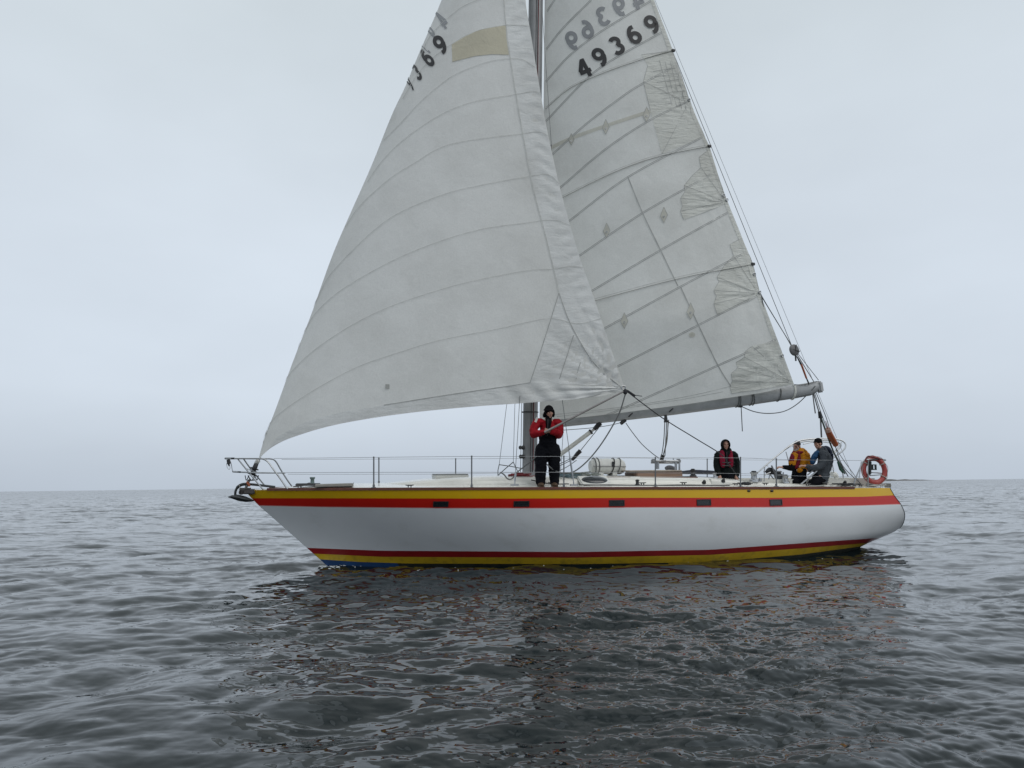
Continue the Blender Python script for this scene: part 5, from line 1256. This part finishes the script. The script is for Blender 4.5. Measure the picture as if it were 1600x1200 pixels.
# --- 2 hooded person in the companionway
VB = .35
T = Thing('person', 'hooded person in dark jacket and crimson lifejacket facing the camera', 'person', Pq(1137, 757))
hd = Pq(1133.6, 695.5, .04); fdir = Vector((-.25, -1, -.03))
mbB = MB(); PH, rotH = head(mbB, hd, fdir, .98)
limb(mbB, [Pq(1134, 702), Pq(1135, 712), Pq(1136, 730), Pq(1137, 748)], [.055, .10, .12, .13], sy=.8)
for a1, b1, c1 in ((Pq(1122, 712), Pq(1120, 728, .05), Pq(1124, 742, .15)), (Pq(1147, 712), Pq(1152, 728, .05), Pq(1150, 743, .15))): limb(mbB, [a1, b1, c1], [.05, .04, .03]); hand(mbB, c1, Vector((0, -.5, -1)), Vector((.3, .8, 0)), .5)
for x in (1131, 1142): limb(mbB, [Pq(x, 748), Pq(x, 768, .05), Pq(x, 788)], [.09, .07, .05])
blob(T, 'body', mbB, skin, .0085, 2); face(T, PH, rotH, .98)
mb = MB(); limb(mb, [Pq(1134.5, 708), Pq(1136, 722), Pq(1137, 736), Pq(1137, 752)], [.16, .18, .19, .19], sy=.68, up=Vector((0, 1, 0)))
mb.ell(Pq(1124, 710), (.10, .10, .085)); mb.ell(Pq(1145, 710), (.10, .10, .085))
limb(mb, [Pq(1121.5, 712), Pq(1120, 727, .05), Pq(1122.5, 741, .13)], [.09, .08, .065]); limb(mb, [Pq(1147.5, 712), Pq(1152, 728, .05), Pq(1150.5, 742, .13)], [.09, .08, .065])
blob(T, 'jacket', mb, dg_j, .013, 3, .010, seed=7)
mb = MB()   # hood: a shell open at the face
rg = []
for j in range(9):
    ph = -.62 * math.pi + j * .155 * math.pi
    rr_ = .118 if j else .118
    rg.append([PH(math.cos(t) * .115 * (math.sin(.35 + (8 - j) * .16) if j > 4 else 1), -.105 + j * .026 + (.0 if j < 8 else .0), .012 + math.sin(t) * .135 * (1 if j > 0 else .8)) for t in [2 * math.pi * k / 20 for k in range(20)]])
rings = []
for t_, ry, k_r in ((-.125, 0, .25), (-.115, 0, .6), (-.085, 0, .88), (-.04, 0, 1.0), (.01, 0, 1.02), (.05, 0, .98), (.085, 0, .88), (.092, 0, .80), (.075, 0, .76), (.03, 0, .80)):
    rings.append([PH(math.cos(q) * .108 * k_r, t_, .01 + math.sin(q) * .130 * k_r - (.03 if math.sin(q) < -.5 else 0)) for q in [2 * math.pi * k / 24 for k in range(24)]])
mb = MB(); mb.loft(rings, closed=True, cap=False); mb.tube([PH(-.08, -.03, -.11), PH(0, -.06, -.12), PH(.08, -.03, -.11)], .05, 10); T.part('hood', mb, dg_j, smooth=80)
mb = MB()
for e in (-1, 1): limb(mb, [Pq(1134.5 + e * 6.5, 707, .09), Pq(1135 + e * 6.5, 717, .145), Pq(1135.5 + e * 6, 727, .145)], [.055, .065, .06], sy=.7)
mb.tube([Pq(1129, 704, -.02), Pq(1134.5, 703, -.09), Pq(1141, 704, -.02)], .035, 8)
blob(T, 'lifejacket', mb, redv, .011, 3, .005)
mb = MB()
for y in (722, 727):
    mb.tube([Pq(1123, y, .04), Pq(1129, y + .5, .19), Pq(1136, y + .8, .205), Pq(1143, y + .5, .18), Pq(1149, y, .04)], .012, 6)
mb.tube([Pq(1135.5, 706, .14), Pq(1136, 727, .2)], .01, 6); T.part('strap', mb, blackp)
mb = MB(); limb(mb, [Pq(1137, 745), Pq(1137, 752)], [.2, .2], sy=.7)
for x in (1130, 1143): limb(mb, [Pq(x, 752), Pq(x, 768, .04), Pq(x, 790)], [.12, .10, .08])
blob(T, 'trousers', mb, blk_t, .016, 3, .008)

# --- 3 bearded man at the wheel
VB = .75
T = Thing('person', 'bearded man in mustard jacket and dark red vest gripping the wheel', 'person', Pq(1248, 757))
hd = Pq(1245, 697.5); fdir = Vector((-.95, -.45, -.12))
mbB = MB(); PH, rotH = head(mbB, hd, fdir, 1.0)
limb(mbB, [Pq(1247.5, 703), Pq(1248, 715), Pq(1249, 730), Pq(1249, 745)], [.06, .10, .12, .13], sy=.85)
wr = Pq(1222, 730, .12)
limb(mbB, [Pq(1242, 712, .15), Pq(1237, 731, .2), wr], [.05, .042, .028]); hand(mbB, wr, Vector((-1, 0, .05)), Vector((-.2, .3, -1)), .8)
limb(mbB, [Pq(1259, 713, -.1), Pq(1262, 729, 0), Pq(1246, 735, .1)], [.05, .042, .03])
for x, dv in ((1243, .1), (1253, -.1)): limb(mbB, [Pq(x, 750, dv), Pq(x - 1, 768, dv), Pq(x, 788, dv)], [.05, .05, .04])
blob(T, 'body', mbB, skin, .0085, 2); face(T, PH, rotH)
mb = MB(); mb.ell(PH(0, -.02, .052), (.083, .098, .085), rotH); h_ = blob(T, 'hair', mb, mat('grey_brown_hair', (.035, .03, .028), .8, var=.3, nscale=60), .009, 2, .004)
mb = MB(); mb.ell(PH(0, .055, -.085), (.048, .04, .045), rotH); mb.tube([PH(-.058, .02, -.03), PH(-.045, .06, -.075), PH(0, .09, -.088), PH(.045, .06, -.075), PH(.058, .02, -.03)], .02, 8); blob(T, 'beard', mb, mat('grey_beard', (.30, .28, .26), .85, var=.3, nscale=60), .008, 2, .004)
mb = MB()
for e in (-1, 1):
    mb.tube([PH(e * .031 + math.cos(t) * .022, .095, .012 + math.sin(t) * .016) for t in [2 * math.pi * k / 14 for k in range(14)]], .0028, 5, closed=True); mb.tube([PH(e * .053, .092, .014), PH(e * .078, 0, .008)], .0028, 5)
T.part('glasses', mb, blackp)
mb = MB(); limb(mb, [Pq(1248, 709, -.02), Pq(1250, 720, -.02), Pq(1250.5, 733)], [.155, .175, .17], sy=.8)
mb.ell(Pq(1241, 712, .13), (.09, .09, .08)); mb.ell(Pq(1259, 712, -.1), (.10, .10, .09))
limb(mb, [Pq(1260, 713, -.06), Pq(1263, 728, .02), Pq(1249, 735, .12)], [.09, .082, .06])
limb(mb, [Pq(1247, 706, .03), Pq(1254, 703.5, -.05), Pq(1259, 706.5, -.1)], [.05, .055, .05])
limb(mb, [Pq(1241, 712, .16), Pq(1237.5, 724, .2)], [.085, .08])
blob(T, 'jacket', mb, or_j, .013, 3, .010, seed=11)
mb = MB(); limb(mb, [Pq(1237.5, 725, .2), Pq(1236, 731, .2), Pq(1224.5, 730, .13)], [.075, .07, .045]); blob(T, 'sleeve', mb, blk_c, .012, 3, .008, label='black lower sleeve')
mb = MB(); limb(mb, [Pq(1240.5, 708, .15), Pq(1237.5, 718, .2), Pq(1237, 729, .19)], [.05, .068, .065], sy=.9); limb(mb, [Pq(1247, 708, .16), Pq(1247.5, 718, .2), Pq(1243.5, 729, .2)], [.045, .06, .055], sy=.7); limb(mb, [Pq(1253, 707, .08), Pq(1247, 707, .15)], [.035, .035])
blob(T, 'lifejacket', mb, dred, .011, 3, .005)
mb = MB(); limb(mb, [Pq(1249, 732, .0), Pq(1248.5, 745), Pq(1248.5, 756)], [.175, .185, .18], sy=.85)
for x, dv in ((1242, .1), (1253, -.1)): limb(mb, [Pq(x, 754, dv), Pq(x - 1, 770, dv), Pq(x, 790, dv)], [.12, .10, .08])
blob(T, 'trousers', mb, blk_t, .015, 3, .010, seed=12)

# --- 4 man in cap, leaning back in profile
VB = 1.0
T = Thing('person', 'man in black cap, slate jacket and blue vest leaning back in profile', 'person', Pq(1280, 757))
hd = Pq(1278, 693.5); fdir = Vector((-1, -.12, -.16))
mbB = MB(); PH, rotH = head(mbB, hd, fdir, 1.0)
limb(mbB, [Pq(1281, 700), Pq(1285, 709), Pq(1287, 725), Pq(1281, 744)], [.06, .10, .12, .13], sy=.85)
wr = Pq(1257, 728, .18)
limb(mbB, [Pq(1286, 711, .15), Pq(1281, 727, .2), wr], [.05, .042, .028]); hand(mbB, wr, Vector((-1, 0, .1)), Vector((-.1, .2, -1)), .8)
limb(mbB, [Pq(1288, 710, -.15), Pq(1280, 728, -.2), Pq(1262, 735, -.1)], [.05, .042, .028])
for dv in (.1, -.1): limb(mbB, [Pq(1281, 746, dv), Pq(1269, 760, dv), Pq(1268, 786, dv)], [.06, .045, .04])
blob(T, 'body', mbB, skin, .0085, 2); face(T, PH, rotH)
mb = MB(); mb.ell(PH(0, -.02, .05), (.084, .10, .088), rotH); mb.ell(PH(0, -.06, -.005), (.07, .05, .05), rotH); mb.loft([[PH(x, .06 + y, .055 + z) for x, z in ((-.065, -.006), (-.03, .012), (.03, .012), (.065, -.006), (.03, .0), (-.03, .0))] for y in (0, .03)] + [[PH(x * .6, .125, .042 + z) for x, z in ((-.065, -.004), (-.03, .008), (.03, .008), (.065, -.004), (.03, .0), (-.03, .0))]], closed=True)
blob(T, 'cap', mb, blk_c, .007, 2)
mb = MB(); limb(mb, [Pq(1285, 706.5), Pq(1289, 718), Pq(1287, 730), Pq(1282, 745)], [.145, .175, .18, .18], sy=.85)
mb.ell(Pq(1285.5, 709, .12), (.10, .10, .085)); mb.ell(Pq(1287, 709, -.12), (.10, .1, .085))
limb(mb, [Pq(1287, 712, .17), Pq(1286, 722, .2), Pq(1280.5, 729, .22), Pq(1270, 730.5, .2), Pq(1260.5, 728.5, .18)], [.085, .085, .085, .07, .05])
limb(mb, [Pq(1288, 711, -.15), Pq(1280, 729, -.2), Pq(1264, 735, -.1)], [.085, .08, .05])
limb(mb, [Pq(1284, 741), Pq(1280, 755)], [.19, .19], sy=.85)
blob(T, 'jacket', mb, gr_j, .013, 3, .010, seed=15)
mb = MB(); limb(mb, [Pq(1286, 701.5, .04), Pq(1292, 704, 0), Pq(1296, 711, 0), Pq(1296.5, 722, 0), Pq(1294.5, 733, 0)], [.05, .075, .07, .06, .05], sy=1.5); blob(T, 'hood', mb, nv_v, .012, 3, .008)
mb = MB(); limb(mb, [Pq(1277, 707, .06), Pq(1272.5, 714, .06), Pq(1269.5, 723, .06)], [.045, .06, .05], sy=1.3); blob(T, 'lifejacket', mb, bl_v, .011, 3, .005)
mb = MB(); limb(mb, [Pq(1281, 748), Pq(1277, 757)], [.19, .19], sy=.85)
for dv in (.1, -.1): limb(mb, [Pq(1278, 752, dv), Pq(1268, 760, dv), Pq(1267, 788, dv)], [.13, .11, .09])
blob(T, 'trousers', mb, blk_t, .016, 3, .008)


# ------------------------------------------------------------------ small deck gear
def cleat(px, py, v, l=.16):
    mb = MB(); c = bp(px, py, v); mb.tube([c + Vector((-l / 2, 0, .045)), c + Vector((-l / 4, 0, .04)), c + Vector((l / 4, 0, .04)), c + Vector((l / 2, 0, .045))], [.008, .013, .013, .008], 6)
    for e in (-1, 1): mb.cyl(c + Vector((e * l / 6, 0, 0)), c + Vector((e * l / 6, 0, .04)), .011, n=6)
    build('cleat', mb, dsteel, Y)
for px, py, v in ((468, 762.5, .6), (640, 761.5, 1.7), (862, 757, 1.5), (1004, 757.5, 1.7), (1068, 757, 1.7), (1150, 758.5, 1.6), (1196, 758, 1.4), (1262, 759, 1.3), (1290, 757.5, 1.25), (1345, 760.5, 1.25), (1378, 760.5, 1.1)): cleat(px, py, v)
for x0, x1, v in ((905, 985, 1.05), (1000, 1090, 1.05)):
    P_ = [bp(lerp(x0, x1, k / 4), 748 if v > 0 else 744, v) for k in range(5)]
    mb = MB(); mb.tube([P_[0] - Vector((0, 0, .03))] + [p + Vector((0, 0, .03)) for p in P_] + [P_[-1] - Vector((0, 0, .03))], .013, 6); build('hand_rail', mb, teak, Y)
rope('deck_line', [(912, 759, 1.75), (950, 757, 1.7), (1005, 758.5, 1.75), (1060, 757, 1.7), (1120, 758, 1.65), (1150, 756, 1.5), (1176, 753, 1.25)], .009, ropew)
rope('deck_line', [(905, 750, 1.0), (955, 746, .95), (1010, 747, .9), (1082, 744, .8)], .009, ropet)
rope('deck_line', [(900, 746, .6), (960, 743.5, .55), (1050, 744, .6), (1116, 746, .85)], .009, roped)
rope('deck_line', [(1240, 756, 1.2), (1275, 759, 1.3), (1300, 757, 1.2), (1330, 759.5, 1.2)], .010, ropew)
for px, py, v, m in ((1100, 756.5, 1.6, dsteel), (1130, 754, 1.2, dsteel), (1188, 752, 1.1, steel), (1320, 757, 1.25, dsteel)):
    mb = MB(); c = bp(px, py, v); mb.box(c + Vector((0, 0, .03)), (.09, .05, .07), bev=.015); mb.ell(c + Vector((0, -.02, .06)), (.035, .02, .035)); build('deck_block', mb, m, Y)

# ------------------------------------------------------------------ broken water along the hull
rs = random.Random(5); mb = MB(); dg = bpy.context.evaluated_depsgraph_get(); sea_o = bpy.data.objects['sea']
def on_sea(p):
    ok, loc, nn, ix = sea_o.ray_cast((p.x, p.y, 3), (0, 0, -1)); return loc if ok else Vector((p.x, p.y, 0))
def flake(px, v, sz):
    q = M @ bp(px, 880, v); q = on_sea(q); a0 = rs.uniform(0, 6)
    ring = []
    for k in range(7):
        t = 2 * math.pi * k / 7 + a0; rr = sz * rs.uniform(.5, 1.2); w2 = on_sea(q + Vector((math.cos(t) * rr * 1.6, math.sin(t) * rr, 0))); ring.append((w2.x, w2.y, w2.z + .006))
    mb.add(ring + [(q.x, q.y, q.z + .012)], [(k, (k + 1) % 7, 7) for k in range(7)])
for k in range(90): flake(498 + abs(rs.gauss(0, 26)), abs(rs.gauss(0, .12)) + (0 if rs.random() < .3 else .12) + .0, rs.uniform(.006, .028))
for k in range(8): flake(rs.uniform(900, 1330), 1.85 + abs(rs.gauss(0, .12)), rs.uniform(.005, .018))
for k in range(8): flake(rs.uniform(560, 900), 1.5 + abs(rs.gauss(0, .25)), rs.uniform(.005, .016))
o = build('sea_foam', mb, mat('foam', (.62, .66, .68), .6), smooth=0); o['kind'] = 'stuff'; o['label'] = 'thin broken foam along the waterline'
